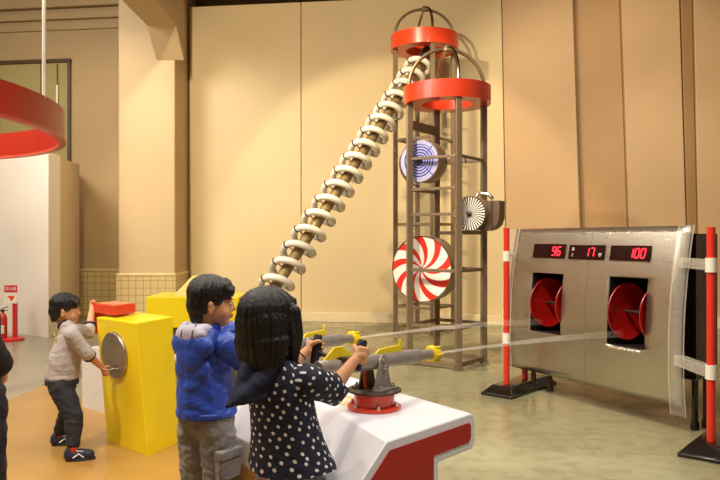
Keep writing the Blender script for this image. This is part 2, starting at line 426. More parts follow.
kw = wheel('black_ray_wheel', P(469.5, 213.5, 7.22), .178, .15, swirl_mat('black_ray_face', 34, 0, 'f0ebe2', '40362e', .55), 'small wheel with thin black rays on white, at the right side of the front tower', .03)
C = kw.location
# the scoop behind the ray wheel
sx = [( .06, .13), (.30, .13), (.30, -.05), (.275, -.12), (.22, -.165), (.15, -.18), (.06, -.17)]
MB(C).extrude([C+tW*x+UP*z-nW*.07 for x, z in sx], -nW*.15).build('scoop', m_drumdk, kw, bevel=.006)
MB(C).extrude([C+tW*(.215+dx*.5)+UP*(z*.98) - nW*.06 for dx, z in ((-.02, .13), (.02, .13), (.02, -.15), (-.02, -.17))], -nW*.17).build('scoop_rim', m_chrome, kw)
MB(C).tube([C-nW*.12+tW*.02+UP*.16, C-nW*.12+tW*.06+UP*.215, C-nW*.12+tW*.16+UP*.20, C-nW*.14+tW*.2+UP*.15], .02, 8).build('feed_pipe', m_chrome, kw)
C = bw.location
MB(C).lathe([(.275, -.10), (.275, -.02), (.262, -.02), (.262, -.10)], C-nW*.02, nW, 24, closed=True, a0=math.radians(165), a1=math.radians(255), xref=tW).build('outer_band', m_chrome, bw)
MB(C).bar(C-nW*.08-tW*.22-UP*.0, C-nW*.08-tW*.275, .02).build('band_bracket', m_steel, bw)
C = rw_.location
MB(C).bar(C-nW*.17-tW*.3, C-nW*.17+tW*.42, .05, .05).build('axle_support', m_steel, rw_)
C = bw.location
MB(C).bar(C-nW*.22-tW*.16, C-nW*.22+tW*.44, .05, .05).build('axle_support', m_steel, bw)

# ------------------------------------------------------------------ spiral lift
a, b = P(275, 287, 7.9), P(421.5, 62, 10.15)
dS = (b-a); Ls = dS.length; dS.normalize()
foot = a-dS*(a.z-.12)/dS.z
sl = thing('spiral_lift', (foot.x, foot.y, 0), 'slanting steel pipe wound with a white spiral tube, rising to the rear tower', 'spiral lift')
MB(sl.location).tube([foot, b+dS*.12], .066, 20).build('core_pipe', m_pipe, sl)
MB(sl.location).tube([b+dS*.02, b+dS*.26], [.1, .1], 16).build('top_bearing', m_gundk, sl)
MB(sl.location).lathe([(.25, 0), (.25, .02), (.1, .05), (.08, .2), (.0, .2)], (foot.x, foot.y, 0), n=24).build('floor_base', m_gundk, sl)
xs = dS.cross(UP).normalized(); ys = xs.cross(dS)
xs = -xs
pitch = .256; Rh = .162; turns = (Ls+(a-foot).length*.85)/pitch
start = b-dS*turns*pitch
def hp(u, R=Rh):  # u in turns
    q = 2*PI*u+.5
    return start+dS*pitch*u+(xs*math.cos(q)+ys*math.sin(q))*R
n = int(turns*20)
MB(sl.location).tube([hp(i/20) for i in range(n+1)], .041, 10).build('spiral_tube', mat('white_spiral_tube', 'e9e2d2', .3, 0, .04, 10, coat=.3), sl)
nt_ = int(turns*2)
for i in range(nt_):
    u = i/2+.12
    p0, p1 = hp(u, .05), hp(u, Rh+.05)
    t_ = (hp(u+.01)-hp(u-.01)).normalized(); c_ = hp(u)
    MB(sl.location).tube([p0, p1], .007, 6).lathe([(.045, -.009), (.045, .009)], c_, t_, 12).build('tube_clip', m_gundk, sl)

# ------------------------------------------------------------------ target board
uT = V((.472, -.881, 0)).normalized(); nT = V((-.881, -.472, 0)).normalized()
T0 = V((1.447, 6.45, 0)); WT = 1.81; ZB, ZP = .19, 1.44
def bul(z):
    v = (ZP-z)/(ZP-ZB); return .112*(1-(1-min(v, 1.2)/.72)**2)
def tp(s, z, d=0):
    e = .01; sl_ = (bul(z+e)-bul(z-e))/(2*e)
    nn = (nT-UP*sl_).normalized()
    return T0+uT*s+nT*bul(z)+UP*z+nn*d
def tframe(s, z):
    e = .01; w = (tp(s, z+e)-tp(s, z-e)).normalized(); return uT, w, (nT-UP*((bul(z+e)-bul(z-e))/(2*e))).normalized()
def inv(px, py):
    k = (px-360)/FPX; s, z = 1, 1
    for _ in range(30):
        q = T0+nT*bul(z)
        # (qx+ux s) = k (qy+uy s)
        s = (k*q.y-q.x)/(uT.x-k*uT.y); Y = q.y+uT.y*s
        z = EYE-(py-240)/FPX*Y
    return s, z
tb = thing('target_board', (T0+uT*WT/2-UP*0), 'wide curved stainless steel target panel with red digital counters and two dark openings', 'target board')
def rect(pa, pb):
    (s0, za), (s1, zb) = inv(*pa), inv(*pb); return s0, s1, zb, za
H1 = rect((533.5, 272.5), (560.5, 335)); H2 = rect((610.5, 276.5), (645, 350))
def panel_mat():
    t = NT('brushed_stainless_sheet'); tc = t.n('ShaderNodeTexCoord'); mp = t.n('ShaderNodeMapping'); mp.inputs['Scale'].default_value = (2, 2, 60)
    t.l(tc.outputs['Object'], mp.inputs[0])
    n = t.n('ShaderNodeTexNoise'); n.inputs['Scale'].default_value = 4; n.inputs['Detail'].default_value = 5; t.l(mp.outputs[0], n.inputs[0])
    n2 = t.n('ShaderNodeTexNoise'); n2.inputs['Scale'].default_value = 2.2; n2.inputs['Detail'].default_value = 3; t.l(tc.outputs['Object'], n2.inputs[0])
    t.l(t.mix(n2.outputs['Fac'], lin('b3a78f'), lin('d4cbbb')), t.b.inputs['Base Color']); t.b.inputs['Metallic'].default_value = .9
    t.l(t.math('ADD', t.math('MULTIPLY', n.outputs['Fac'], .22), .20), t.b.inputs['Roughness'])
    n3 = t.n('ShaderNodeTexNoise'); n3.inputs['Scale'].default_value = 60; t.l(tc.outputs['Object'], n3.inputs[0])
    bp = t.n('ShaderNodeBump'); bp.inputs['Strength'].default_value = .12; bp.inputs['Distance'].default_value = .01
    t.l(n3.outputs['Fac'], bp.inputs['Height']); t.l(bp.outputs[0], t.b.inputs['Normal'])
    return t.m
ss = sorted(set([0, WT]+[WT*i/16 for i in range(17)]+list(H1[:2])+list(H2[:2])))
zs = sorted(set([ZB+(ZP-ZB)*i/24 for i in range(25)]+list(H1[2:])+list(H2[2:])))
mb = MB(tb.location); g = {}
for i, s_ in enumerate(ss):
    for j, z_ in enumerate(zs): g[i, j] = mb.verts([tp(s_, z_)])[0]
for i in range(len(ss)-1):
    for j in range(len(zs)-1):
        cs, cz = (ss[i]+ss[i+1])/2, (zs[j]+zs[j+1])/2
        if any(h[0] < cs < h[1] and h[2] < cz < h[3] for h in (H1, H2)): continue
        mb.face([g[i, j], g[i+1, j], g[i+1, j+1], g[i, j+1]])
o = mb.build('steel_sheet', panel_mat(), tb, angle=60)
so = o.modifiers.new('solid', 'SOLIDIFY'); so.thickness = .006; so.offset = 0
# seams and rivets
MB(tb.location).tube([tp(.93, z_, .001) for z_ in zs], .003, 5).build('sheet_seam', m_steel, tb)
for i in range(15):
    s_ = .06+i*(WT-.12)/14; c = tp(s_, ZP-.035, .003); f = tframe(s_, ZP-.035)
    MB(tb.location).lathe([(.007, 0), (.006, .004), (0, .006)], c, f[2], 8).build('rivet', m_chrome, tb)
# housing, legs
mb = MB(tb.location)
q = [T0+uT*.12-nT*.03, T0+uT*(WT+.01)-nT*.03, T0+uT*(WT-.10)-nT*.42, T0+uT*.3-nT*.42]
qa, qb = mb.verts([p+UP*.36 for p in q]), mb.verts([p+UP*1.385 for p in q])
mb.face(qa); mb.face(qb)
for i in (1, 2, 3): mb.face([qa[i], qa[(i+1) % 4], qb[(i+1) % 4], qb[i]])
hs = mb.build('housing', m_hous, tb, smooth=False)
for s_, d_ in ((.22, .0), (.32, -.1), (WT-.05, -.1), (WT-.05, -.22)):
    p = T0+uT*s_+nT*d_
    MB(tb.location).tube([p+UP*.4, p+UP*.06], .022, 10).lathe([(.03, 0), (.03, .06)], p, UP, 12).build('leg', m_black if s_ > 1 else m_gundk, tb)
MB(tb.location).bar(T0+uT*.1-nT*.1+UP*.4, T0+uT*(WT-.03)-nT*.1+UP*.4, .05).build('base_rail', m_black, tb)
# openings with paddle discs
m_cup = mat('red_paddle_plastic', 'b01410', .35, 0, .1, 5, coat=.3)
for h in (H1, H2):
    sm, zm = (h[0]+h[1])/2, (h[2]+h[3])/2; hw, hh = (h[1]-h[0])/2, (h[3]-h[2])/2
    u, w, nn = tframe(sm, zm); c = tp(sm, zm)
    D = .37
    mb = MB(tb.location)
    fr = [c+u*i*hw+w*j*hh-nn*.003 for i, j in ((-1, -1), (1, -1), (1, 1), (-1, 1))]; bk = [p-nn*D for p in fr]
    a_, b_ = mb.verts(fr), mb.verts(bk); mb.face(b_)
    for i in range(4): mb.face([a_[i], a_[(i+1) % 4], b_[(i+1) % 4], b_[i]])
    bx = mb.build('opening', m_dark, tb, smooth=False)
    Rd = hh*.86
    ce = c-nn*(Rd*.70)-w*hh*.0
    for k, sgn in ((-hw*.80, 1), (hw*.86, 1)):
        cc = ce+u*k
        # dished disc, hollow side toward +u
        MB(tb.location).lathe([(.0, -.012), (Rd*.5, -.010), (Rd*.9, .004), (Rd, .02), (Rd*.985, .026), (Rd*.86, .012), (Rd*.5, .0), (0, -.002)], cc, u, 48).build('paddle_disc', m_cup, bx)
    MB(tb.location).tube([ce-u*hw*.9, ce+u*hw*.9], .014, 10).build('paddle_axle', m_gundk, bx)
# the counters
SEG = {'0': 'abcdef', '1': 'bc', '7': 'abc', '9': 'abcdfg', '6': 'acdefg', '5': 'acdfg'}
m_disp = mat('dark_counter_glass', '24080a', .15, 0, .1, 10)
m_led = mat('red_led_segment', 'ff2436', .4, 0, 0, 5, emit=2.2)
m_ledtx = mat('white_counter_letters', 'f2e4e0', .4, 0, 0, 5, emit=.25)
def text_mesh(body, size):
    cu = bpy.data.curves.new('t', 'FONT'); cu.body = body; cu.size = size; cu.align_x = 'CENTER'; cu.align_y = 'CENTER'
    o = bpy.data.objects.new('t', cu); COL.objects.link(o)
    dg = bpy.context.evaluated_depsgraph_get(); dg.update()
    me = bpy.data.meshes.new_from_object(o.evaluated_get(dg)); bpy.data.objects.remove(o); bpy.data.curves.remove(cu)
    return me
def text_on(name, body, size, c, u, w, nn, m, parent, off, bold=0):
    me = text_mesh(body, size)
    for v in me.vertices: v.co = c+u*v.co.x+w*v.co.y+nn*.002-V(off)
    o = bpy.data.objects.new(name, me); COL.objects.link(o); me.materials.append(m); o.parent = parent
    return o
for (pa, pb, txt, cx) in (((535.6, 244), (565, 259), '96', .5), ((571, 245), (604.6, 260.5), '17', .22), ((612.5, 245.5), (650.5, 262), '100', .38)):
    s0, s1, zl, zh = rect(pa, pb); sm, zm = (s0+s1)/2, (zl+zh)/2; hw, hh = (s1-s0)/2, (zh-zl)/2
    u, w, nn = tframe(sm, zm); c = tp(sm, zm, .008)
    d = MB(tb.location).obox(c, u*hw, w*hh, nn*.007).build('counter', m_disp, tb, bevel=.003)
    mb = MB(tb.location); dh = hh*1.15; dw = dh*.52; th = dh*.15; sh = .12
    x0 = cx*hw-(len(txt)-1)*dw*.78
    for i, ch in enumerate(txt):
        def q(x, y): return c+u*(x0+i*dw*1.56+x+y*sh)+w*y+nn*.009
        X, Yh = dw/2, dh/2
        sg = {'a': ((-X, Yh), (X, Yh)), 'g': ((-X, 0), (X, 0)), 'd': ((-X, -Yh), (X, -Yh)), 'f': ((-X, 0), (-X, Yh)), 'b': ((X, 0), (X, Yh)), 'e': ((-X, -Yh), (-X, 0)), 'c': ((X, -Yh), (X, 0))}
        for k in SEG[ch]:
            (xa, ya), (xb, yb) = sg[k]; A, B = q(xa, ya), q(xb, yb); dd = (B-A).normalized()*th*.25
            mb.bar(A+dd, B-dd, th, .003, up=nn)
    mb.build('digits', m_led, d, smooth=False)
    if txt == '17':
        text_on('counter_lettering', 'あ', .034, c-u*hw*.74+w*hh*.38+nn*.007, u, w, nn, m_ledtx, d, tb.location)
        text_on('counter_lettering', 'と', .034, c-u*hw*.74-w*hh*.42+nn*.007, u, w, nn, m_ledtx, d, tb.location)
        text_on('counter_lettering', '秒', .034, c+u*hw*.80-w*hh*.36+nn*.007, u, w, nn, m_ledtx, d, tb.location)

# ------------------------------------------------------------------ guard posts with clear side strips
m_plexi = NT('clear_acrylic'); 
m_plexi.b.inputs['Base Color'].default_value = (.95, .93, .9, 1); m_plexi.b.inputs['Roughness'].default_value = .08; m_plexi.b.inputs['Alpha'].default_value = .07
m_plexi.b.inputs['Specular IOR Level'].default_value = .8
m_plexi = m_plexi.m
m_edge = mat('acrylic_edge', 'efe6d6', .2, 0, .05, 10, alpha=.32)
def guard(px, Y, label, s_edge, poles, zt, clamps, dirx):
    X = (px-360)/FPX*Y
    t = thing('guard_stand', (X, Y, 0), label, 'guard stand', group=None)
    B = V((X, Y, 0))
    # rubber foot: long along the panel normal / depth
    fx = V((.65, .757, 0))
    fl = V((fx.x, fx.y, 0)); fs = V((fl.y, -fl.x, 0)); cB = B+fl*.25
    def rg(k, h): 
        L_, W_ = k
        return [cB+fl*i*L_+fs*j*W_+UP*h for i, j in ((-1, -1), (1, -1), (1, 1), (-1, 1))]
    mb = MB(t.location); mb.hexa(rg((.43, .15), 0), rg((.43, .15), .025)); mb.hexa(rg((.425, .145), .025), rg((.34, .09), .085))
    mb.build('rubber_foot', m_black, t, bevel=.006)
    for i, pz in enumerate(poles):
        p = B+fl*pz
        MB(t.location).tube([p+UP*.08, p+UP*(zt if i == 0 else .62)], .026, 14).build('pole', m_redpole, t)
    for z in clamps:
        MB(t.location).lathe([(.034, -.045), (.034, .045)], B+UP*z, UP, 16).build('clamp', m_whitepl, t)
        e = tp(s_edge, z, .0); d = (e-B); d.z = 0; ln = d.length; d.normalize(); sd = V((-d.y, d.x, 0))
        L0 = .03; L1 = max(ln-.02, .06)
        MB(t.location).obox(B+d*(L0+L1)/2+UP*z, d*(L1-L0)/2, sd*.035, UP*.034).build('clear_bracket', m_edge, t, smooth=False, bevel=.004)
        MB(t.location).tube([B+d*.02+UP*z, e+UP*0], .007, 6).build('bracket_bolt', m_bolt, t)
    # the clear strip that covers the panel's side edge
    mb = MB(t.location); pr = []
    for i in range(19):
        z = ZB-.06+(ZP+.0-ZB+.06)*i/18
        pr.append((tp(s_edge-.055*1, z, .022), tp(s_edge+.065, z, .022)))
    A = mb.verts([q[0] for q in pr]); Bv = mb.verts([q[1] for q in pr])
    for i in range(18): mb.face([A[i], Bv[i], Bv[i+1], A[i+1]])
    st = mb.build('clear_strip', m_plexi, t); sd = st.modifiers.new('s', 'SOLIDIFY'); sd.thickness = .006
    for k in (0, 1):
        MB(t.location).tube([q[k] for q in pr], .004, 5).build('strip_edge', m_edge, st)
    return t
guard(506.5, 6.1, 'red pole stand with black foot at the far end of the steel target panel', .0, (0, .34), 1.445, (1.20, .486), 1)
guard(711, 4.37, 'red pole stand with glossy black foot at the near end of the target panel', WT-.03, (0,), 1.42, (1.184, .516), 1)

# ------------------------------------------------------------------ console table
cr = [V((.087, 2.26, 0)), V((-.075, 2.62, 0)), V((-.47, 3.12, 0))]       # crease of the top
fr_ = [V((.4345, 2.645, 0)), V((.17, 3.02, 0)), V((-.12, 3.50, 0))]      # far edge
TZ = .69
ct = thing('water_cannon_console', (.1, 2.9, 0), 'white console table with dark red end panel, carrying the water cannons', 'console table')
us = [(f-c).normalized() for c, f in zip(cr, fr_)]
def prof(i, ext=0):
    u, c = us[i], cr[i]; W = (fr_[i]-c).length
    pts = [(-.20, 0), (-.20, .535), (0, TZ), (W-.03, TZ), (W-.008, TZ-.01), (W, TZ-.035), (W, TZ-.11), (W-.008, TZ-.128), (W-.03, TZ-.135), (W-.235, TZ-.135), (W-.235, 0)]
    return [c+u*s+UP*z for s, z in pts]
mb = MB(ct.location); rings = [mb.verts(prof(i)) for i in range(3)]; nP = len(rings[0])
for i in range(2):
    for k in range(nP): mb.face([rings[i][k], rings[i][(k+1) % nP], rings[i+1][(k+1) % nP], rings[i+1][k]])
mb.face(rings[0][::-1]); mb.face(rings[2])
mb.build('table_body', m_white, ct, bevel=.006, angle=30)
# inset end panel (red) within the white outline
u, c = us[0], cr[0]; W = (fr_[0]-c).length; b_ = .032
nE = V((u.y, -u.x, 0))
pin = [(-.165, .03), (-.165, .52), (.012, TZ-b_), (W-.045, TZ-b_), (W-.032, TZ-b_-.012), (W-.032, TZ-.090), (W-.045, TZ-.104), (W-.267, TZ-.104), (W-.267, .03)]
def rnd(p): return [c+u*s+UP*z+nE*.0005 for s, z in p]
MB(ct.location).extrude(rnd(pin), nE*.003).build('end_panel', m_redpanel, ct, smooth=False)
# tan inset on the sloped front and a graphic print on the top
fA, fB = cr[1]-us[1]*.20, cr[2]-us[2]*.20; dF = (fB-fA); nF = V((dF.y, -dF.x, 0)).normalized()
if nF.y > 0: nF = -nF
qf = [fA+dF*.12+UP*.05, fA+dF*.80+UP*.05, fA+dF*.80+UP*.44, fA+dF*.12+UP*.44]
MB(ct.location).extrude([p+nF*.001 for p in qf], nF*.003).build('front_panel', mat('tan_front_panel', 'c79a55', .5), ct, smooth=False)
kb = fA+dF*.88+UP*.36
MB(ct.location).lathe([(.012, 0), (.012, .012), (0, .016)], kb, nF, 12).build('panel_knob', m_black, ct)
gp = cr[1]+us[1]*.17+(fr_[1]-fr_[0]).normalized()*.06+UP*(TZ+.0005)
def print_mat():
    t = NT('printed_instruction_graphic'); tc = t.n('ShaderNodeTexCoord')
    n = t.n('ShaderNodeTexNoise'); n.inputs['Scale'].default_value = 22; t.l(tc.outputs['Object'], n.inputs[0])
    f = t.math('GREATER_THAN', n.outputs['Fac'], .5)
    t.l(t.mix(f, lin('e2c9a4'), lin('d8a878')), t.b.inputs['Base Color']); return t.m
MB(ct.location).obox(gp+UP*.0008, us[1]*.07, V((-us[1].y, us[1].x, 0))*.1, UP*.0006).build('printed_sheet', print_mat(), ct, smooth=False)

# ------------------------------------------------------------------ water cannons
def cannon(loc, rz, label):
    t = thing('water_cannon', loc, label, 'water cannon', rz, group=None)
    MB().lathe([(.104, 0), (.104, .010), (.098, .013), (.0, .013)], n=48).build('base_flange', m_redring, t)
    MB().lathe([(.078, .012), (.078, .064), (0, .064)], n=48).build('base_drum', m_redring, t)
    MB().lathe([(.1, .064), (.106, .067), (.106, .073), (.1, .076), (0, .076)], n=48).build('turntable', m_gundk, t)
    for k in range(6):
        a = k*PI/3+.3
        MB().lathe([(.009, .012), (.009, .019), (.006, .021), (.006, .026), (0, .026)], (math.cos(a)*.091, math.sin(a)*.091, 0), n=6).build('flange_bolt', m_bolt, t)
    for sx, mm in ((1, m_gun), (-1, m_gundk)):
        x = sx*.038
        pr = [(-.052, .076), (.058, .076), (.026, .196), (.016, .208), (-.004, .208), (-.014, .196)]
        y = MB().extrude([(x-.004, a, b) for a, b in pr], (.008, 0, 0)).build('yoke_plate', mm, t, bevel=.002)
        MB().box((x-.004, -.058, .076), (x+sx*.030+.004, .062, .082)).build('yoke_foot', mm, y)
        for yy in (-.035, .042):
            MB().lathe([(.009, .082), (.009, .09), (.005, .092), (.005, .098), (0, .098)], (x+sx*.02, yy, 0), n=6).build('yoke_bolt', m_bolt, y)
        MB().lathe([(.013, 0), (.013, .008), (.008, .010), (.008, .018), (0, .018)], (x+sx*.004, .006, .165), (sx, 0, 0), 6).build('pivot_bolt', m_bolt, y)
        MB().lathe([(.008, 0), (.008, .006), (.0, .009)], (x+sx*.004, -.002, .19), (sx, 0, 0), 6).build('pivot_bolt', m_bolt, y)
    MB().tube([(-.02, -.03, .08), (-.024, -.03, .13), (-.02, -.02, .165)], .006, 8).build('feed_hose', m_redring, t)
    def bz(y): return .178-.055*(y)
    MB().tube([(0, -.33, bz(-.33)), (0, -.32, bz(-.32)), (0, .30, bz(.30)), (0, .302, bz(.30))], [.028, .030, .030, .022], 20).build('barrel', m_gun, t)
    MB().tube([(0, .28, bz(.28)), (0, .43, bz(.43))], .022, 18).build('muzzle_tube', m_gun, t)
    nz = MB().lathe([(.024, .40), (.031, .402), (.034, .41), (.034, .425), (.031, .433), (.031, .448), (.026, .455), (.012, .456), (.012, .44)], (0, 0, bz(0)), (0, 1, -.055), 24).build('nozzle_cap', m_yelpl, t)
    for k in range(6):
        a = k*PI/3
        MB().obox((math.cos(a)*.034, .428, bz(.43)+math.sin(a)*.034), (.006, 0, 0), (0, .022, 0), (0, 0, .003)).build('cap_lug', m_yelpl, nz)
    # sight fins
    f1 = [(-.31, .02), (-.24, .072), (-.19, .072), (-.12, .02)]
    MB().extrude([(-.004, y, bz(y)+z) for y, z in f1], (.008, 0, 0)).build('sight_fin', m_yelpl, t, bevel=.002)
    f2 = [(-.01, .02), (.03, .046), (.165, .056), (.165, .078), (.18, .078), (.18, .02)]
    MB().extrude([(-.004, y, bz(y)+z) for y, z in f2], (.008, 0, 0)).build('sight_fin', m_yelpl, t, bevel=.002)
    # handlebar with two grips
    yb = -.22; zc = bz(yb)+.045
    hbar = MB().tube([(-.102, yb, zc), (-.05, yb+.005, zc-.012), (0, yb+.008, zc-.02), (.05, yb+.005, zc-.012), (.102, yb, zc)], .010, 10).box((-.016, yb-.01, bz(yb)+.02), (.016, yb+.03, zc-.012)).build('handlebar', m_gundk, t)
    for sx in (-1, 1):
        lo = V((sx*.10, yb-.016, zc-.045)); hi = V((sx*.106, yb+.014, zc+.06))
        MB().tube([lo, lo.lerp(hi, .05), lo.lerp(hi, .95), hi], [.013, .0165, .0165, .013], 14).build('grip', m_grip, hbar)
    return t
d1 = V((.62, .785, 0)).normalized(); d2 = V((.54, .84, 0)).normalized()
c1 = V((.055, 2.71, TZ+.001)); c2 = V((-.262, 3.17, TZ+.001))
K1 = cannon(c1, math.atan2(-d1.x, d1.y), 'grey water cannon with yellow sights held by the girl, on a red base')
K2 = copy_tree(K1); K2.location = c2; K2.rotation_euler = (0, 0, math.atan2(-d2.x, d2.y))
K2['label'] = 'second water cannon farther back, beyond the girl, used by the boy in the blue jacket'
def cw(c, d, p):  # cannon local -> world
    return c+V((d.y, -d.x, 0))*p[0]+d*p[1]+UP*p[2]

# water jets
def jet_mat():
    t = NT('water_spray'); uv = t.n('ShaderNodeUVMap'); sp = t.n('ShaderNodeSeparateXYZ'); t.l(uv.outputs[0], sp.inputs[0])
    out = t.N['Material Output']; tr = t.n('ShaderNodeBsdfTransparent'); df = t.n('ShaderNodeBsdfTranslucent'); d2_ = t.n('ShaderNodeBsdfDiffuse')
    for q in (df, d2_): q.inputs[0].default_value = (.95, .93, .9, 1)
    ad = t.n('ShaderNodeAddShader'); t.l(df.outputs[0], ad.inputs[0]); t.l(d2_.outputs[0], ad.inputs[1])
    lw = t.n('ShaderNodeLayerWeight'); lw.inputs[0].default_value = .35
    f = t.math('MULTIPLY', t.math('SUBTRACT', 1.0, lw.outputs['Facing']), t.math('SUBTRACT', .20, t.math('MULTIPLY', sp.outputs[1], .14)))
    mx = t.n('ShaderNodeMixShader'); t.l(f, mx.inputs[0]); t.l(tr.outputs[0], mx.inputs[1]); t.l(ad.outputs[0], mx.inputs[2])
    t.l(mx.outputs[0], out.inputs[0]); return t.m
m_jet = jet_mat()
def jet(p, q, sag, r0, r1, label):
    o = bpy.data.objects.new('water_jet', None)
    mb = MB(p); uvl = mb.bm.loops.layers.uv.verify(); n = 24
    pts = [p.lerp(q, i/n)+UP*sag*4*(i/n)*(1-i/n) for i in range(n+1)]; k = 12
    rings = []
    dd = (q-p).normalized(); x = dd.cross(UP).normalized(); y = x.cross(dd)
    for i, c in enumerate(pts):
        r = r0+(r1-r0)*(i/n)**1.2; rings.append(mb.verts([c+(x*math.cos(2*PI*j/k)+y*math.sin(2*PI*j/k))*r for j in range(k)]))
    for i in range(n):
        for j in range(k):
            f = mb.face([rings[i][j], rings[i][(j+1) % k], rings[i+1][(j+1) % k], rings[i+1][j]])
            for lp, t_ in zip(f.loops, (i, i, i+1, i+1)): lp[uvl].uv = (0, t_/n)
    ob = mb.build('water_jet', m_jet); ob.location = p
    return tag(ob, label, 'water jet', 'water jets')
n1 = cw(c1, d1, (0, .458, .178-.055*.458)); n2 = cw(c2, d2, (0, .458, .178-.055*.458))
hit1 = tp(*inv(622, 334), .02); hit2 = tp(*inv(541, 322), .02)
jet(n1, hit1, .012, .005, .028, 'thin water jet from the girl\'s cannon to the larger opening of the steel panel')
jet(n2, hit2, .018, .005, .03, 'thin water jet from the farther cannon to the smaller opening of the steel panel')

# ------------------------------------------------------------------ yellow leaning box with disc
yb = thing('disc_box', (-1.45, 4.6, 0), 'yellow leaning box with a round steel disc, at the small boy\'s hands', 'exhibit box')
Lb, Fb, Rb = V((-1.68, 4.65, 0)), V((-1.309, 4.32, 0)), V((-1.188, 4.62, 0)); Bb = Lb+Rb-Fb
lean = V((-.072, 0, .827))
botp = [Lb, Fb, Rb, Bb]; topp = [p+lean for p in botp]; topp[2] = Rb+V((-.05, 0, .835)); topp[3] = topp[0]+topp[2]-topp[1]
MB(yb.location).hexa(botp, topp).build('box_body', m_yellow, yb, smooth=False, bevel=.006)
e1 = (Fb-Lb).normalized(); nl = (e1.cross(lean)).normalized()
if nl.y > 0: nl = -nl
dc = Lb+(Fb-Lb)*.42+lean*(.60/.827)
w_ = nl.cross(e1).normalized()
def disc_mat():
    t = NT('spun_steel_disc'); t.b.inputs['Metallic'].default_value = .95; t.b.inputs['Base Color'].default_value = lin('a89c92'); t.b.inputs['Roughness'].default_value = .28
    t.b.inputs['Anisotropic'].default_value = .8
    tg = t.n('ShaderNodeTangent', direction_type='RADIAL', axis='Z'); t.l(tg.outputs[0], t.b.inputs['Tangent'])
    return t.m
dsk = MB().lathe([(.150, .0), (.150, .012), (.146, .018), (.07, .014), (.02, .012), (0, .012)], n=64).build('steel_disc', disc_mat(), yb)
dsk.location = dc-V(yb.location); dsk.rotation_euler = nl.to_track_quat('Z', 'Y').to_euler()
hk = dc-w_*.095*(1 if w_.z > 0 else -1)+nl*.014-e1*.01
MB(yb.location).tube([hk, hk+nl*.045], .010, 10).sphere(hk+nl*.05, .016).build('disc_knob', m_bolt, yb)
# red block on the box
e2 = (Rb-Fb).normalized(); N0 = V((-1.605, 4.585, .845))
rb = thing('red_lid_block', N0, 'red orange block with a hanging side piece, lying on top of the yellow disc box', 'block')
q = [N0, N0+e2*.2, N0+e2*.2-e1*.28, N0-e1*.28]
MB(N0).hexa(q, [p+UP*.062 for p in q]).build('lid', mat('orange_red_block', 'dd4526', .4, 0, .05, 5), rb, smooth=False, bevel=.004)
q2 = [p+UP*.063-(p-(N0+e2*.1-e1*.125))*.12 for p in q]; 
MB(N0).hexa([p for p in q2], [p+UP*.003 for p in q2]).build('lid_print', mat('pale_lid_top', 'e08a62', .5, 0, .2, 20), rb, smooth=False)
q = [N0-e1*.28, N0-e1*.28+e2*.12, N0-e1*.312+e2*.12, N0-e1*.312]
MB(N0).hexa([p-UP*.15 for p in q], [p+UP*.062 for p in q]).build('side_piece', bpy.data.materials['orange_red_block'], rb, smooth=False, bevel=.003)

# ------------------------------------------------------------------ low white wall behind the box
def brick_white():
    t = NT('white_ribbed_blocks'); tc = t.n('ShaderNodeTexCoord')
    sp = t.n('ShaderNodeSeparateXYZ'); t.l(tc.outputs['Object'], sp.inputs[0])
    cb = t.n('ShaderNodeCombineXYZ'); t.l(t.math('SUBTRACT', sp.outputs[0], sp.outputs[1]), cb.inputs[0]); t.l(sp.outputs[2], cb.inputs[1])
    br = t.n('ShaderNodeTexBrick'); br.inputs['Scale'].default_value = 14
    br.inputs['Color1'].default_value = lin('e8e4de'); br.inputs['Color2'].default_value = lin('dedad4'); br.inputs['Mortar'].default_value = lin('c4bdb2')
    br.inputs['Mortar Size'].default_value = .03
    t.l(cb.outputs[0], br.inputs['Vector']); t.l(br.outputs['Color'], t.b.inputs['Base Color']); t.b.inputs['Roughness'].default_value = .6; return t.m
A_, B_ = V((-2.30, 5.505, 0)), V((-1.10, 4.58, 0)); dW = (B_-A_).normalized(); nW_ = V((-dW.y, dW.x, 0))
A_ = A_+nW_*.12; B_ = B_+nW_*.12
prw = [(0, 0), (.0, .37), (.14, .50), ((B_-A_).length, .50), ((B_-A_).length, 0)]
o = MB(A_).extrude([A_+dW*s_+UP*z_ for s_, z_ in prw], nW_*.18).build('low_block_wall', brick_white(), smooth=False, bevel=.006)
o.location = A_
tag(o, 'low white ribbed block bench behind the yellow disc box', 'bench')

# second yellow box on a stand with sloping board
p0 = P(146, 297, 6.1); p1 = P(240, 297, 6.1)
y2 = thing('yellow_cabinet', (p0.x+.4, 6.3, 0), 'second yellow box farther back, behind the head of the boy in blue', 'exhibit box')
MB(y2.location).hexa([(p0.x, 6.1, .575), (p1.x, 6.05, .575), (p1.x, 6.6, .575), (p0.x, 6.65, .575)], [(p0.x, 6.1, .845), (p1.x, 6.05, .845), (p1.x, 6.6, .845), (p0.x, 6.65, .845)]).build('box_body', m_yellow, y2, smooth=False, bevel=.006)
MB(y2.location).box((p0.x+.2, 6.2, 0), (p1.x-.12, 6.55, .575)).build('pedestal', mat('tan_pedestal', '8d7450', .6), y2, smooth=False, bevel=.005)
sb_ = thing('sloping_board', (-1.5, 6.4, .845), 'pale yellow sloping sign board standing on the second yellow box', 'sign board')
mp_ = mat('pale_yellow_board', 'e6cf7a', .5, 0, .1, 12)
q = [P(173, 297, 6.2), P(192, 276, 6.45), P(197, 276, 6.45), P(210, 297, 6.2)]
for p in (q[0], q[3]): p.z = .846
MB(sb_.location).extrude(q, (0.02, .22, 0)).build('board', mp_, sb_, smooth=False, bevel=.003)

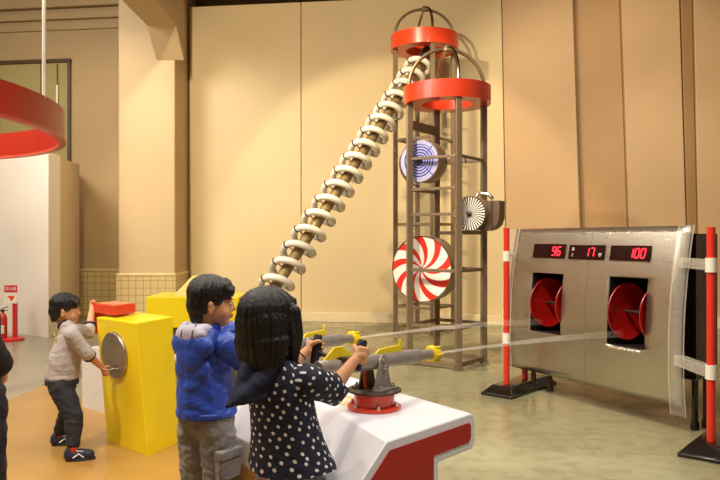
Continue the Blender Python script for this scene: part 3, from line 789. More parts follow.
# ------------------------------------------------------------------ fire extinguisher on its stand with sign
fe = thing('extinguisher_stand', P(13, 341, 9.3)*1, 'red post stand with a small red and white sign, by the white partition', 'sign stand')
fe.location.z = 0; FX, FY = fe.location.x, fe.location.y
MB().lathe([(.17, 0), (.17, .035), (.14, .05), (0, .05)], (-.03, 0, 0), n=32).build('base', m_red, fe)
MB().box((.0, -.02, .05), (.055, .02, .56)).build('post', m_red, fe, bevel=.004)
pl = MB().box((-.1, -.03, .50), (.07, -.022, .74)).build('sign_plate', mat('sign_white', 'e9ddc8', .5), fe, smooth=False)
MB().box((-.1, -.032, .645), (.07, -.030, .74)).build('sign_header', m_red, pl, smooth=False)
text_on('sign_lettering', '消火器', .05, V((-.015, -.033, .692)), V((1, 0, 0)), UP, V((0, -1, 0)), m_white, pl, (0, 0, 0))
MB().extrude([(-.06, -.0315, .60), (.03, -.0315, .60), (.03, -.0315, .57), (-.005, -.0315, .53), (-.035, -.0315, .57), (-.06, -.0315, .59)], (0, -.001, 0)).build('sign_arrow', m_redring, pl, smooth=False)
ex = thing('fire_extinguisher', (FX-.105, FY-.06, .05), 'red fire extinguisher with black lever, standing at the foot of the sign post', 'fire extinguisher')
MB().lathe([(.05, 0), (.055, .01), (.055, .25), (.05, .28), (.03, .31), (.018, .325), (.018, .345), (0, .345)], n=28).build('cylinder', m_red, ex)
MB().box((-.05, -.0585, .06), (.045, -.050, .17)).build('label_sticker', mat('extinguisher_label', 'dcd2c2', .5, 0, .3, 60), ex, smooth=False)
MB().lathe([(.02, .34), (.02, .37), (0, .37)], n=12).bar((-.02, 0, .375), (.07, 0, .41), .022, .01).bar((-.02, 0, .36), (.06, 0, .36), .02, .01).build('valve_lever', m_black, ex)
MB().tube([(-.02, 0, .36), (-.06, -.01, .34), (-.068, -.02, .25), (-.066, -.02, .1)], .009, 8).build('hose', m_black, ex)

# ------------------------------------------------------------------ people
class Org:
    """closed blobs that are fused into one continuous skin"""
    def __init__(s): s.bm = bmesh.new()
    def ell(s, c, r, M=None):
        r = r if isinstance(r, (tuple, list)) else (r, r, r)
        q = bmesh.ops.create_icosphere(s.bm, subdivisions=3, radius=1)
        A = (M or M4.Identity(4))
        for v in q['verts']: v.co = A @ (V((v.co.x*r[0], v.co.y*r[1], v.co.z*r[2]))+V(c))
        return s
    def cap(s, p, q, r0, r1, n=14):
        p, q = V(p), V(q); d = q-p; L = d.length
        if L < 1e-5: return s.ell(p, r0)
        d.normalize(); x = d.orthogonal().normalized(); y = d.cross(x)
        pr = [(r0*math.sin(a), -r0*math.cos(a)) for a in (.25, .6, 1.0, 1.35)]+[(r0, 0), (r1, L)]+[(r1*math.cos(a), L+r1*math.sin(a)) for a in (.25, .6, 1.0, 1.35)]
        rings = [[s.bm.verts.new(p+d*h+(x*math.cos(2*PI*k/n)+y*math.sin(2*PI*k/n))*r) for k in range(n)] for r, h in pr]
        for a, b in zip(rings, rings[1:]):
            for k in range(n): s.bm.faces.new([a[k], a[(k+1) % n], b[(k+1) % n], b[k]])
        s.bm.faces.new(rings[0][::-1]); s.bm.faces.new(rings[-1]); return s
    def chain(s, pts, rs):
        for i in range(len(pts)-1): s.cap(pts[i], pts[i+1], rs[i], rs[i+1])
        return s
    def build(s, name, m, parent=None, voxel=.006, it=6, disp=None, loc=None):
        bmesh.ops.recalc_face_normals(s.bm, faces=s.bm.faces[:])
        me = bpy.data.meshes.new(name); s.bm.to_mesh(me); s.bm.free()
        o = bpy.data.objects.new(name, me); COL.objects.link(o)
        r = o.modifiers.new('r', 'REMESH'); r.mode = 'VOXEL'; r.voxel_size = voxel; r.use_smooth_shade = True
        k = o.modifiers.new('s', 'SMOOTH'); k.iterations = it; k.factor = .5
        dg = bpy.context.evaluated_depsgraph_get(); dg.update()
        m2 = bpy.data.meshes.new_from_object(o.evaluated_get(dg)); o.modifiers.clear(); o.data = m2; m2.name = name; bpy.data.meshes.remove(me)
        if disp:
            ns = [v.normal.copy() for v in m2.vertices]
            for v, n_ in zip(m2.vertices, ns): v.co = v.co+n_*disp(v.co)
        m2.polygons.foreach_set('use_smooth', [True]*len(m2.polygons))
        m2.materials.clear(); m2.materials.append(m)
        if parent: o.parent = parent
        return o

def folds(amp, sx=14, sz=26, seed=0.0):
    def f(p):
        q = V((p.x*sx+seed, p.y*sx, p.z*sz)); q.z += 1.2*noise.noise(V((p.x*9, p.y*9, p.z*9+seed)))
        return amp*(noise.noise(q)+.5*noise.noise(q*2.1))
    return f

class Frame:
    """turns world points into the figure's own axes (x right, y ahead, z up)"""
    def __init__(s, root, head):
        s.root = V(root); h = V((head[0], head[1], 0)).normalized(); s.h = h; s.r = V((h.y, -h.x, 0)); s.rz = math.atan2(-h.x, h.y)
    def p(s, w):
        d = V(w)-s.root; return V((d.dot(s.r), d.dot(s.h), d.z))
    def d(s, w):
        d = V(w); return V((d.dot(s.r), d.dot(s.h), d.z))

def head_prims(b, M, ears=True):
    b.ell((0, -.012, .030), (.072, .086, .080), M); b.ell((0, .02, -.022), (.060, .064, .074), M)
    b.ell((0, .040, -.078), (.034, .036, .024), M); b.ell((0, -.035, -.02), (.055, .05, .06), M)
    for sx in (-1, 1):
        b.ell((sx*.032, .048, -.038), (.027, .026, .028), M)
        if ears:
            E = M @ M4.Translation((sx*.070, -.008, -.016)) @ M4.Rotation(sx*.35, 4, 'Z') @ M4.Rotation(-.15, 4, 'X')
            b.ell((0, 0, 0), (.007, .017, .027), E); b.ell((0, -.006, .012), (.010, .013, .013), E); b.ell((0, 0, -.02), (.009, .008, .009), E)
    b.ell((0, .073, .014), (.042, .012, .012), M)
    b.cap(M @ V((0, .080, .004)), M @ V((0, .091, -.024)), .0065, .0105); b.ell((-.009, .083, -.028), .0075, M); b.ell((.009, .083, -.028), .0075, M)
    b.ell((0, .079, -.050), (.017, .009, .0058), M); b.ell((0, .077, -.060), (.015, .009, .006), M); b.ell((0, .067, -.080), (.014, .012, .011), M)

def face_parts(root, M):
    for sx in (-1, 1):
        MB().sphere((0, 0, 0), .5).bm
        e = Org(); e.ell((sx*.029, .0735, .0), (.0125, .006, .0062), M); eo = e.build('eye', m_eye, root, .0016, 1)
        e = Org(); e.ell((sx*.029, .0785, .0), (.006, .0028, .006), M); e.build('iris', m_iris, eo, .0012, 1)
        e = Org(); e.chain([M @ V((sx*.014, .082, .017)), M @ V((sx*.03, .078, .022)), M @ V((sx*.044, .067, .017))], [.0028, .0032, .002]); e.build('eyebrow', m_hair, root, .0016, 1)
    e = Org(); e.ell((0, .0865, -.0505), (.0145, .004, .0042), M); e.ell((0, .0845, -.0595), (.013, .004, .0045), M); e.build('lips', m_lip, root, .0016, 2)

def boy_hair(root, M, seed):
    b = Org()
    b.ell((0, -.014, .042), (.0805, .093, .078), M); b.ell((0, -.050, -.004), (.068, .056, .072), M)
    b.ell((0, .042, .068), (.062, .040, .036), M)
    for sx in (-1, 1):
        b.ell((sx*.064, .012, .026), (.014, .030, .036), M); b.ell((sx*.066, -.03, -.0), (.012, .02, .045), M); b.ell((sx*.04, .072, .05), (.026, .016, .022), M)
    for k in range(11):   # ragged fringe and nape tufts
        a = -1.05+2.1*k/10
        b.cap(M @ V((math.sin(a)*.060, .03+math.cos(a)*.052, .062)), M @ V((math.sin(a)*.068, .030+math.cos(a)*.056, .028+.008*(k % 3))), .011, .0035)
        a = PI-1.3+2.6*k/10
        b.cap(M @ V((math.sin(a)*.056, -.035+math.cos(a)*.052, -.02)), M @ V((math.sin(a)*.050, -.035+math.cos(a)*.046, -.074-.008*(k % 2))), .014, .005)
    Mi = M.inverted()
    def sp(p):
        q = Mi @ p; a = math.atan2(q.x, q.y)
        return .0045*noise.noise(V((a*9+seed, q.z*16, q.x*20)))+.0025*noise.noise(V((a*22, q.z*26+seed, 0)))
    return b.build('hair', m_hair, root, .0042, 4, sp)

def grip(b, g, a, e1, rg, s, fr=.0068, wrist=None, fw=.031, span=3.3, wr=.0175, L=1.0):
    """a hand closed on a bar: centre g, bar axis a, palm on the e1 side, fingers turning in the sense s"""
    g, a, e1 = V(g), V(a).normalized(), V(e1); e1 = (e1-a*e1.dot(a)).normalized(); e2 = a.cross(e1)*s
    k = fr/.0068
    def at(phi, off, rad): return g+a*off+(e1*math.cos(phi)+e2*math.sin(phi))*rad
    sp = .0148*k
    for phi in (-.75, -.25, .25): b.chain([at(phi, -1.5*sp, rg+.011*k), at(phi, 1.5*sp, rg+.011*k)], [.0105*k]*2)
    b.ell(at(-.2, 0, rg+.012*k), .014*k); b.cap(at(-.85, .012*k, rg+.012*k), at(-1.0, -.01*k, rg+.016*k), .013*k, .012*k)
    for i, ln in enumerate((.80, .97, 1.0, .90)):   # little .. index
        off = (i-1.5)*sp; r = fr*(.86 if i == 0 else 1); R = rg+r*.95
        sp_ = span*ln*L; pts = [at(.25+sp_*t, off+.001*(i-1.5)*math.sin(t*3), R+(.003*k if j == 1 else 0)) for j, t in enumerate((0, .18, .42, .68, .9))]
        b.chain(pts, [r*1.12, r*1.14, r*1.02, r*.96, r*.82])
    T = [at(-.95, .6*sp, rg+.012*k), at(-1.5, 1.4*sp, rg+.010*k), at(-2.1, 1.9*sp, rg+.008*k), at(-2.6, 2.0*sp, rg+.008*k)]
    b.chain(T, [fr*1.5, fr*1.35, fr*1.15, fr*.9])
    w = V(wrist); pm = at(-.75, -.004, rg+.016*k)
    d = (w-pm).normalized(); b.cap(pm, pm+d*.022*k, .015*k, wr*.95); return pm+d*.024*k

def arm(b, sh, el, wr, r=(.036, .030, .026, .0185)):
    b.chain([sh, V(sh).lerp(V(el), .5), el], [r[0], r[1]*1.04, r[1]*.93]); b.chain([el, V(el).lerp(V(wr), .35), wr], [r[1]*.93, r[2], r[3]])
def legchain(b, hip, kn, an, r):
    hip, kn, an = V(hip), V(kn), V(an)
    b.chain([hip, hip.lerp(kn, .5), kn], [r[0], r[0]*.9, r[1]]); b.chain([kn, kn.lerp(an, .35), an], [r[1], r[1]*.98, r[2]])
def foot(b, an, d, L, r):
    an, d = V(an), V(d).normalized(); z = .02
    b.chain([V((an.x, an.y, an.z))-d*.012, V((an.x, an.y, z+.012))-d*.02], [r, r]); b.chain([V((an.x, an.y, z))-d*.022, V((an.x, an.y, z))+d*L*.45, V((an.x, an.y, z-.002))+d*L*.66], [r*.9, r*.9, r*.7])
def shoe(root, an, d, L, w, m_up, m_sole, m_trim):
    an, d = V(an), V(d).normalized(); sd = V((d.y, -d.x, 0)); c = V((an.x, an.y, 0))
    b = Org()
    b.chain([c-d*.022+UP*.038, c+d*L*.25+UP*.040, c+d*L*.60+UP*.034], [w*.98, w*1.06, w*.96]); b.cap(c-d*.024+UP*.055, c-d*.008+UP*.082, w*.88, w*.76); b.cap(c+UP*.06, c+d*L*.35+UP*.036, w*.72, w*.7)
    o = b.build('shoe', m_up, root, .005, 4)
    for v in o.data.vertices: v.co.z = max(v.co.z, .012)
    pts = []
    for k in range(20):
        a = 2*PI*k/20; pts.append((math.cos(a), math.sin(a)))
    bot = [c+d*(L*.28+x*(L*.5+.012))+sd*y*(w*1.04 if x < .2 else w*(1.08-.15*x)) for x, y in pts]
    MB().hexa([p+UP*.001 for p in bot], [p+UP*.02 for p in bot]).build('sole', m_sole, o, bevel=.004)
    MB().tube([c+d*L*.12+sd*w*.78+UP*.070, c+d*L*.36+sd*w*.70+UP*.063, c+d*L*.36-sd*w*.70+UP*.063, c+d*L*.12-sd*w*.78+UP*.070], .0028, 6).build('lace', m_trim, o)
    MB().tube([c+d*L*.0+sd*w*.98+UP*.03, c+d*L*.22+sd*w*.98+UP*.052, c+d*L*.40+sd*w*.93+UP*.028], .005, 6).build('side_stripe', m_trim, o)
    return o
def band(name, c, d, r, h, m, parent, ell=None, xref=None, th=.006):
    d = V(d).normalized()
    o = MB().lathe([(r, -h/2), (r+th, -h/2+.004), (r+th, h/2-.004), (r, h/2), (r-.006, h/2), (r-.006, -h/2)], c, d, 28, closed=True)
    if ell:
        x = V(xref).normalized(); y = d.cross(x)
        for v in o.bm.verts:
            q = v.co-V(c); v.co = V(c)+x*q.dot(x)*ell[0]+y*q.dot(y)*ell[1]+d*q.dot(d)
    return o.build(name, m, parent)
def person(b, fr, name, m, label, voxel):
    o = b.build(name, m, None, voxel, 3); o.location = fr.root; o.rotation_euler = (0, 0, fr.rz)
    return tag(o, label, 'person')
def headM(fr, c, hd, s, pitch=0, roll=0):
    h = fr.d(V((hd[0], hd[1], 0))).normalized(); rz = math.atan2(-h.x, h.y)
    return M4.Translation(fr.p(c)) @ M4.Rotation(rz, 4, 'Z') @ M4.Rotation(roll, 4, 'Y') @ M4.Rotation(pitch, 4, 'X') @ M4.Scale(s, 4)
GZ = .09   # grip centre offset used below
def grip_world(c, d, sx):
    yb_ = -.22; zc = .178-.055*yb_+.045
    lo = cw(c, d, (sx*.10, yb_-.016, zc-.045)); hi = cw(c, d, (sx*.106, yb_+.014, zc+.06)); return lo.lerp(hi, .5), (hi-lo).normalized()

# ---- the girl in the dotted tunic
fr = Frame((-.23, 2.3, 0), (.62, .785)); p = fr.p
hc = V((-.297, 2.298, 1.072)); HM = headM(fr, hc, (.62, .785), .95, .0, -.05)
gR, aR = grip_world(c1, d1, 1); gL, aL = grip_world(c1, d1, -1)
shR, shL = p((-.190, 2.238, .892)), p((-.356, 2.365, .892)); elR, elL = p((-.092, 2.375, .836)), p((-.272, 2.535, .858))
b = Org(); head_prims(b, HM)
b.cap(HM @ V((0, -.02, -.07)), p((-.275, 2.295, .92)), .036, .040)
b.cap(p((-.262, 2.3, .62)), p((-.270, 2.3, .86)), .085, .075); b.cap(shL, shR, .036, .036)
hw = grip(b, p(gR), fr.d(aR), (1, -.35, 0), .0165, 1, wrist=elR); arm(b, shR, elR, hw)
hw2 = grip(b, p(gL), fr.d(aL), (-1, -.35, 0), .0165, -1, wrist=elL); arm(b, shL, elL, hw2)
hipc = p((-.232, 2.3, .56)); lg = []
for sx in (-1, 1):
    hp_ = hipc+V((sx*.058, 0, -.02)); kn = hipc+V((sx*.062, .015, -.27)); an = V((hipc.x+sx*.068, hipc.y-.01+.02*sx, .055)); lg.append((hp_, kn, an))
    legchain(b, hp_, kn, an, (.062, .045, .028)); foot(b, an, (sx*.15, 1, 0), .15, .024)
girl = person(b, fr, 'person', m_skin_g, 'girl with long black hair in a white-dotted navy tunic aiming the nearer cannon', .0036)
face_parts(girl, HM)
# hair: a long bob that hides the ears
b = Org()
b.ell((0, -.012, .038), (.098, .108, .086), HM); b.ell((0, -.035, -.03), (.102, .082, .09), HM)
b.ell((0, -.044, -.085), (.098, .062, .075), HM); b.ell((0, -.028, .0), (.103, .094, .09), HM); b.ell((0, -.04, -.06), (.102, .074, .075), HM)
for sx in (-1, 1):
    b.chain([HM @ V((sx*.082, .03, .03)), HM @ V((sx*.092, .026, -.05)), HM @ V((sx*.086, .026, -.13))], [.028, .027, .016])
for k in range(17):
    a = PI-1.75+3.5*k/16
    q0 = V((math.sin(a)*.086, -.035+math.cos(a)*.060, -.06)); q1 = V((math.sin(a)*.083, -.035+math.cos(a)*.060, -.142-.014*((k*5) % 4)/3))
    b.cap(HM @ q0, HM @ q1, .021, .0055)
for k in range(9):
    a = -.9+1.8*k/8
    b.cap(HM @ V((math.sin(a)*.066, .03+math.cos(a)*.055, .066)), HM @ V((math.sin(a)*.07, .03+math.cos(a)*.060, .022)), .014, .005)
Hi = HM.inverted()
def strands(q_):
    q = Hi @ q_; a = math.atan2(q.x, -q.y-.03)
    return .0075*noise.noise(V((a*11, q.z*4, 3)))+.002*noise.noise(V((a*26, q.z*7, 9)))
b.build('hair', m_hair, girl, .0042, 7, strands)
# tunic with natural UVs (loft)
def loft(rings, nseg=48, cap=False):
    """rings: (centre, x axis half vec, y axis half vec); UV = metres along / around"""
    bm = bmesh.new(); uvl = bm.loops.layers.uv.verify(); R = []; vv = 0; prev = None
    for c, ax, ay in [q[:3] for q in rings]:
        c, ax, ay = V(c), V(ax), V(ay); R.append(([bm.verts.new(c+ax*math.cos(2*PI*k/nseg)+ay*math.sin(2*PI*k/nseg)) for k in range(nseg)], (vv if prev is None else vv+(c-prev).length)))
        vv = R[-1][1]; prev = c
    per = 2*PI*.115
    for (A, va), (B, vb) in zip(R, R[1:]):
        for k in range(nseg):
            f = bm.faces.new([A[k], A[(k+1) % nseg], B[(k+1) % nseg], B[k]])
            for lp, (u, v) in zip(f.loops, ((k, va), (k+1, va), (k+1, vb), (k, vb))): lp[uvl].uv = (u/nseg*rings[0][3] if len(rings[0]) > 3 else u/nseg*per, v)
    return bm
def loft_rings(prof, per=None):
    out = []
    for i, (z, wc, rx, ry_) in enumerate(prof):
        c = p((wc[0], wc[1], z)); out.append((c, V((rx, 0, 0)), V((0, ry_, 0))))
    return out
m_dots = uv_dots('navy_dotted_cotton', '15182c', 'e2ddd8', 33, .18, .45)
m_navy = mat('plain_navy_cotton', '1c1f38', .8, 0, .2, 20, .3, 30)
pf = [(.600, (-.222, 2.3), .160, .124), (.615, (-.224, 2.3), .157, .119), (.645, (-.23, 2.3), .150, .110), (.69, (-.24, 2.3), .136, .100), (.76, (-.252, 2.3), .127, .092),
      (.83, (-.262, 2.3), .124, .088), (.88, (-.268, 2.3), .126, .082), (.915, (-.271, 2.3), .115, .070), (.94, (-.274, 2.3), .088, .056), (.965, (-.276, 2.3), .052, .046), (.98, (-.277, 2.3), .044, .042)]
bm = loft(loft_rings(pf), 72)
n0 = len(bm.verts)
for i, v in enumerate(bm.verts):       # shirt-tail hem and soft vertical folds
    k = (i % 72)/72*2*PI; t = max(0, (.80-v.co.z)/.27)
    n_ = noise.noise(V((math.cos(k)*3.2, math.sin(k)*3.2, v.co.z*3)))
    s_ = 1+t*.10*n_+.02*noise.noise(v.co*22)
    c0 = p((-.25, 2.3, v.co.z)); v.co.x = c0.x+(v.co.x-c0.x)*s_; v.co.y = c0.y+(v.co.y-c0.y)*s_
    if t > .6: v.co.z += .028*(t-.6)/.4*math.cos(2*k)
def sleeve(pts, rs, seg=28):
    rr_ = []
    for i, q in enumerate(pts):
        t = (V(pts[min(i+1, len(pts)-1)])-V(pts[max(i-1, 0)])).normalized(); x = t.cross(V((0, 0, 1))).normalized(); y = t.cross(x)
        rr_.append((q, x*rs[i], y*rs[i], 2*PI*.05))
    return loft(rr_, seg)
def addbm(dst, src):
    me = bpy.data.meshes.new('tmp'); src.to_mesh(me); src.free(); dst.from_mesh(me); bpy.data.meshes.remove(me)
for sh, el, wr_ in ((shR, elR, hw), (shL, elL, hw2)):
    inn = V(sh).lerp(p((-.27, 2.3, .90)), .35); sh_ = V(sh); el_ = V(el); out = el_.lerp(V(wr_), .20)
    bs = sleeve([inn, sh_, sh_.lerp(el_, .35), sh_.lerp(el_, .7), el_, out, out.lerp(el_, .12), el_], [.046, .056, .054, .053, .056, .050, .034, .031])
    for v in bs.verts: v.co += V((noise.noise(v.co*30), noise.noise(v.co*30+V((5, 0, 0))), noise.noise(v.co*30+V((0, 7, 0)))))*.005
    addbm(bm, bs)
bmesh.ops.recalc_face_normals(bm, faces=bm.faces[:])
me = bpy.data.meshes.new('tunic'); bm.to_mesh(me); bm.free(); me.polygons.foreach_set('use_smooth', [True]*len(me.polygons)); me.materials.append(m_dots)
tun = bpy.data.objects.new('tunic', me); COL.objects.link(tun); tun.parent = girl
b = Org()   # pointed hood lying on the back
tip = p((-.405, 2.14, .832))
b.cap(p((-.345, 2.27, .95)), tip, .036, .008); b.cap(p((-.30, 2.225, .905)), tip, .034, .008); b.cap(p((-.31, 2.225, .872)), tip, .026, .010); b.cap(p((-.345, 2.27, .95)), p((-.285, 2.22, .925)), .036, .028)
b.cap(p((-.305, 2.215, .845)), tip, .014, .008)
b.build('hood', m_navy, tun, .006, 5, folds(.004, 18, 20, 3))
# grey jeans, shoes, cord bracelet
m_gjean = mat('grey_denim', '7d7a7c', .8, 0, .15, 25, .3, 60)
b = Org(); b.cap(hipc+V((-.03, 0, .03)), hipc+V((.03, 0, .03)), .088, .088)
for h_, k_, a_ in lg: legchain(b, h_, k_, V(a_)+UP*.03, (.074, .058, .046))
b.build('trousers', m_gjean, girl, .006, 5, folds(.004, 16, 30))
m_navyshoe = mat('navy_shoe', '1d2033', .6, 0, .2, 20); m_sole = mat('dark_shoe_sole', '2a2a30', .6, 0, .1, 20)
for (h_, k_, a_), sx in zip(lg, (-1, 1)): shoe(girl, a_, (sx*.15, 1, 0), .16, .034, m_navyshoe, m_sole, m_white)
band('cord_bracelet', V(hw2).lerp(V(elL), .12), V(hw2)-V(elL), .0195, .006, m_navy, girl, th=.002)

# ---- the boy in the blue jacket
fr = Frame((-.615, 2.8, 0), (.55, .83)); p = fr.p
hc = V((-.592, 2.80, 1.090)); HM = headM(fr, hc, (.96, .28), .95, -.04)
gR, aR = grip_world(c2, d2, 1); gL, aL = grip_world(c2, d2, -1)
shR, shL = p((-.522, 2.738, .925)), p((-.708, 2.862, .925)); elR, elL = p((-.43, 2.79, .84)), p((-.57, 3.02, .945))
b = Org(); head_prims(b, HM)
b.cap(HM @ V((0, -.02, -.07)), p((-.615, 2.80, .93)), .037, .042)
b.cap(p((-.62, 2.8, .64)), p((-.617, 2.8, .88)), .085, .078); b.cap(shL, shR, .036, .036)
hw = grip(b, p(gR), fr.d(aR), (1, -.35, 0), .0165, 1, wrist=elR); arm(b, shR, elR, hw)
hw2 = grip(b, p(gL), fr.d(aL), (-1, -.35, 0), .0165, -1, wrist=elL); arm(b, shL, elL, hw2)
hipc = p((-.615, 2.8, .60)); lg = []
for sx in (-1, 1):
    hp_ = hipc+V((sx*.060, 0, -.02)); kn = hipc+V((sx*.068, .01, -.29)); an = V((hipc.x+sx*.074, hipc.y-.01+.02*sx, .055)); lg.append((hp_, kn, an))
    legchain(b, hp_, kn, an, (.064, .047, .029)); foot(b, an, (sx*.15, 1, 0), .15, .024)
boy = person(b, fr, 'person', m_skin, 'boy in a hooded royal blue jacket and grey cargo trousers, seen from behind', .0042)
face_parts(boy, HM); boy_hair(boy, HM, 2.0)
m_blue = mat('royal_blue_nylon', '2647a8', .5, 0, .12, 8, .3, 26)
b = Org()
b.chain([p((-.614, 2.8, .645)), p((-.617, 2.8, .76)), p((-.617, 2.8, .87))], [.118, .112, .100])
b.ell(p((-.615, 2.8, .66)), (.130, .108, .045)); b.cap(shL, shR, .056, .056); b.cap(p((-.612, 2.8, .93)), p((-.608, 2.8, .965)), .058, .052)
b.ell((0, -.066, .835), (.095, .045, .075))
for sh, el, wr_ in ((shR, elR, hw), (shL, elL, hw2)):
    b.chain([sh, el], [.054, .048]); b.chain([el, V(el).lerp(V(wr_), .92)], [.048, .036])
jk = b.build('jacket', m_blue, boy, .006, 6, folds(.0055, 15, 30, 1.5))
for v in jk.data.vertices:
    if v.co.z < .645: v.co.z = .645+(v.co.z-.645)*.12
band('hem_band', p((-.614, 2.8, .658)), UP, .117, .020, m_blue, jk, (1.06, .94), (1, 0, 0), .004)
for wr_, el in ((hw, elR), (hw2, elL)): band('cuff', V(el).lerp(V(wr_), .90), V(wr_)-V(el), .034, .022, m_blue, jk)
b = Org()   # hood: an open bag behind the neck, grey lining showing inside
b.ell((0, -.080, .925), (.104, .030, .064)); b.ell((0, -.092, .878), (.074, .022, .062)); b.cap((-.080, -.045, .982), (-.088, -.066, .93), .022, .028); b.cap((.080, -.045, .975), (.085, -.066, .93), .022, .028)
hd = b.build('hood', m_blue, jk, .006, 4, folds(.004, 20, 20, 4))
m_lin = mat('pale_grey_hood_lining', 'b9b4c4', .8, 0, .12, 14, .2, 30)
b = Org(); b.ell((-.006, -.072, .968), (.084, .036, .044)); b.cap((-.06, -.05, .99), (.055, -.05, .988), .026, .026)
ln = b.build('hood_lining', m_lin, hd, .005, 4, folds(.003, 20, 20, 7))
MB().tube([(-.03, -.108, .962), (-.028, -.104, .984), (-.022, -.076, 1.014)], .0022, 6).build('lining_seam', m_gundk, ln)
MB().tube([(.032, -.107, .960), (.03, -.103, .983), (.024, -.076, 1.013)], .0022, 6).build('lining_seam', m_gundk, ln)
# collar
nk = HM @ V((0, -.022, -.105))
band('collar', nk+V((0, 0, -.002)), UP, .052, .034, m_blue, jk, (1.0, 1.12), (1, 0, 0), .006)
m_cargo = mat('grey_cargo_cloth', '85807b', .85, 0, .16, 20, .35, 50)
b = Org(); b.cap(hipc+V((-.035, 0, .03)), hipc+V((.035, 0, .03)), .086, .086)
for h_, k_, a_ in lg: legchain(b, h_, k_, V(a_)+UP*.02, (.075, .062, .052))
tr = b.build('trousers', m_cargo, boy, .006, 5, folds(.007, 18, 34, 5))
h_, k_, a_ = lg[1]; c = V(h_).lerp(V(k_), .36)+V((.056, -.006, 0))
pk = MB().box((c.x-.012, c.y-.058, c.z-.075), (c.x+.022, c.y+.058, c.z+.03)).build('cargo_pocket', m_cargo, tr, bevel=.008)
MB().box((c.x-.012, c.y-.061, c.z+.008), (c.x+.028, c.y+.061, c.z+.046)).build('pocket_flap', m_cargo, pk, bevel=.006)
m_greyshoe = mat('grey_trainer', '8a8a92', .6, 0, .15, 20)
for (h_, k_, a_), sx in zip(lg, (-1, 1)): shoe(boy, a_, (sx*.15, 1, 0), .16, .035, m_greyshoe, m_sole, m_white)

# ---- the small boy at the yellow box
fr = Frame((-1.83, 4.35, 0), (.93, .37)); p = fr.p
hc = V((-1.852, 4.40, .902)); HM = headM(fr, hc, (.95, .30), .92, -.06)
hipc = p((-1.862, 4.375, .440)); ch = p((-1.815, 4.375, .70))
shR, shL = p((-1.765, 4.285, .765)), p((-1.815, 4.455, .765)); elR, elL = p((-1.690, 4.325, .640)), p((-1.80, 4.645, .725))
kg = hk+nl*.046; eg = N0-e1*.298+e2*.03+UP*.052
b = Org(); head_prims(b, HM)
b.cap(HM @ V((0, -.02, -.07)), p((-1.828, 4.375, .79)), .034, .040)
b.cap(hipc+UP*.02, ch, .078, .072); b.cap(shL, shR, .034, .034)
hw = grip(b, p(kg), fr.d(nl*.35+e1*.1+UP*.9), fr.d(-e1*.9+nl*.55), .014, 1, fr=.0064, wrist=elR, span=2.8); arm(b, shR, elR, hw, (.034, .028, .025, .017))
hw2 = grip(b, p(eg), fr.d(-e2), fr.d(-e1-UP*.2), .016, 1, fr=.0064, wrist=elL, span=2.2); arm(b, shL, elL, hw2, (.034, .028, .025, .017))
J = [(p((-1.842, 4.325, .415)), p((-1.752, 4.285, .262)), p((-1.735, 4.235, .085)), (.93, .30)), (p((-1.882, 4.425, .415)), p((-1.878, 4.52, .235)), p((-1.958, 4.555, .085)), (.93, .45))]
for h_, k_, a_, dd in J:
    legchain(b, h_, k_, a_, (.060, .042, .026)); foot(b, V(a_), fr.d((dd[0], dd[1], 0)), .13, .022)
kid = person(b, fr, 'person', m_skin, 'small boy in a pale grey sweater and dark jeans, touching the steel disc', .0044)
face_parts(kid, HM); boy_hair(kid, HM, 6.0)
m_swt = mat('heather_grey_sweater', 'b4aaa6', .9, 0, .08, 60, .25, 90); m_trim = mat('navy_rib_trim', '20222f', .85, 0, .1, 60)
b = Org(); b.chain([hipc+UP*.055, hipc.lerp(ch, .55)+V((0, -.012, 0)), ch], [.100, .098, .086]); b.ell(hipc+UP*.05, (.106, .098, .045)); b.cap(shL, shR, .048, .048)
b.cap(ch+UP*.05, p((-1.83, 4.375, .80)), .07, .046)
b.chain([shR, elR, V(elR).lerp(V(hw), .12)], [.048, .043, .040]); b.chain([shL, elL, V(elL).lerp(V(hw2), .2)], [.048, .042, .038])
sw = b.build('sweater', m_swt, kid, .006, 6, folds(.005, 15, 26, 2.2))
band('hem_trim', hipc+UP*.018, UP, .098, .038, m_trim, sw, (1.04, .98), (1, 0, 0), .004)
for el, wr_, f in ((elR, hw, .17), (elL, hw2, .25)): band('cuff_trim', V(el).lerp(V(wr_), f), V(wr_)-V(el), .036, .018, m_trim, sw)
nk = (HM @ V((0, -.02, -.07))).lerp(p((-1.828, 4.375, .79)), .52); band('collar_trim', nk, (HM @ V((0, -.02, -.07)))-p((-1.828, 4.375, .79)), .042, .018, m_trim, sw, th=.004)
b = Org()
for k in range(5): b.ell(p((-1.888+.004*k, 4.318+.0*k, .765-.014*k)), .0065)
b.build('back_print', mat('yellow_back_print', 'c9ae4a', .7), sw, .003, 1)
m_jean = mat('black_denim', '1f1f24', .8, 0, .2, 20, .3, 50)
b = Org(); b.cap(hipc+V((-.03, 0, .0)), hipc+V((.03, 0, .0)), .086, .086)
for h_, k_, a_, dd in J: legchain(b, h_, k_, V(a_).lerp(V(k_), .14), (.074, .056, .042))
b.build('jeans', m_jean, kid, .006, 5, folds(.005, 18, 34, 8))
m_sock = mat('red_sock', 'c23a26', .85, 0, .1, 60)
for h_, k_, a_, dd in J:
    a_ = V(a_); sk = Org(); sk.cap(a_+UP*.015, a_-UP*.012, .030, .030); sk.build('sock', m_sock, kid, .004, 3)
    shoe(kid, a_, fr.d((dd[0], dd[1], 0)), .15, .034, m_navyshoe, m_sole, m_white)

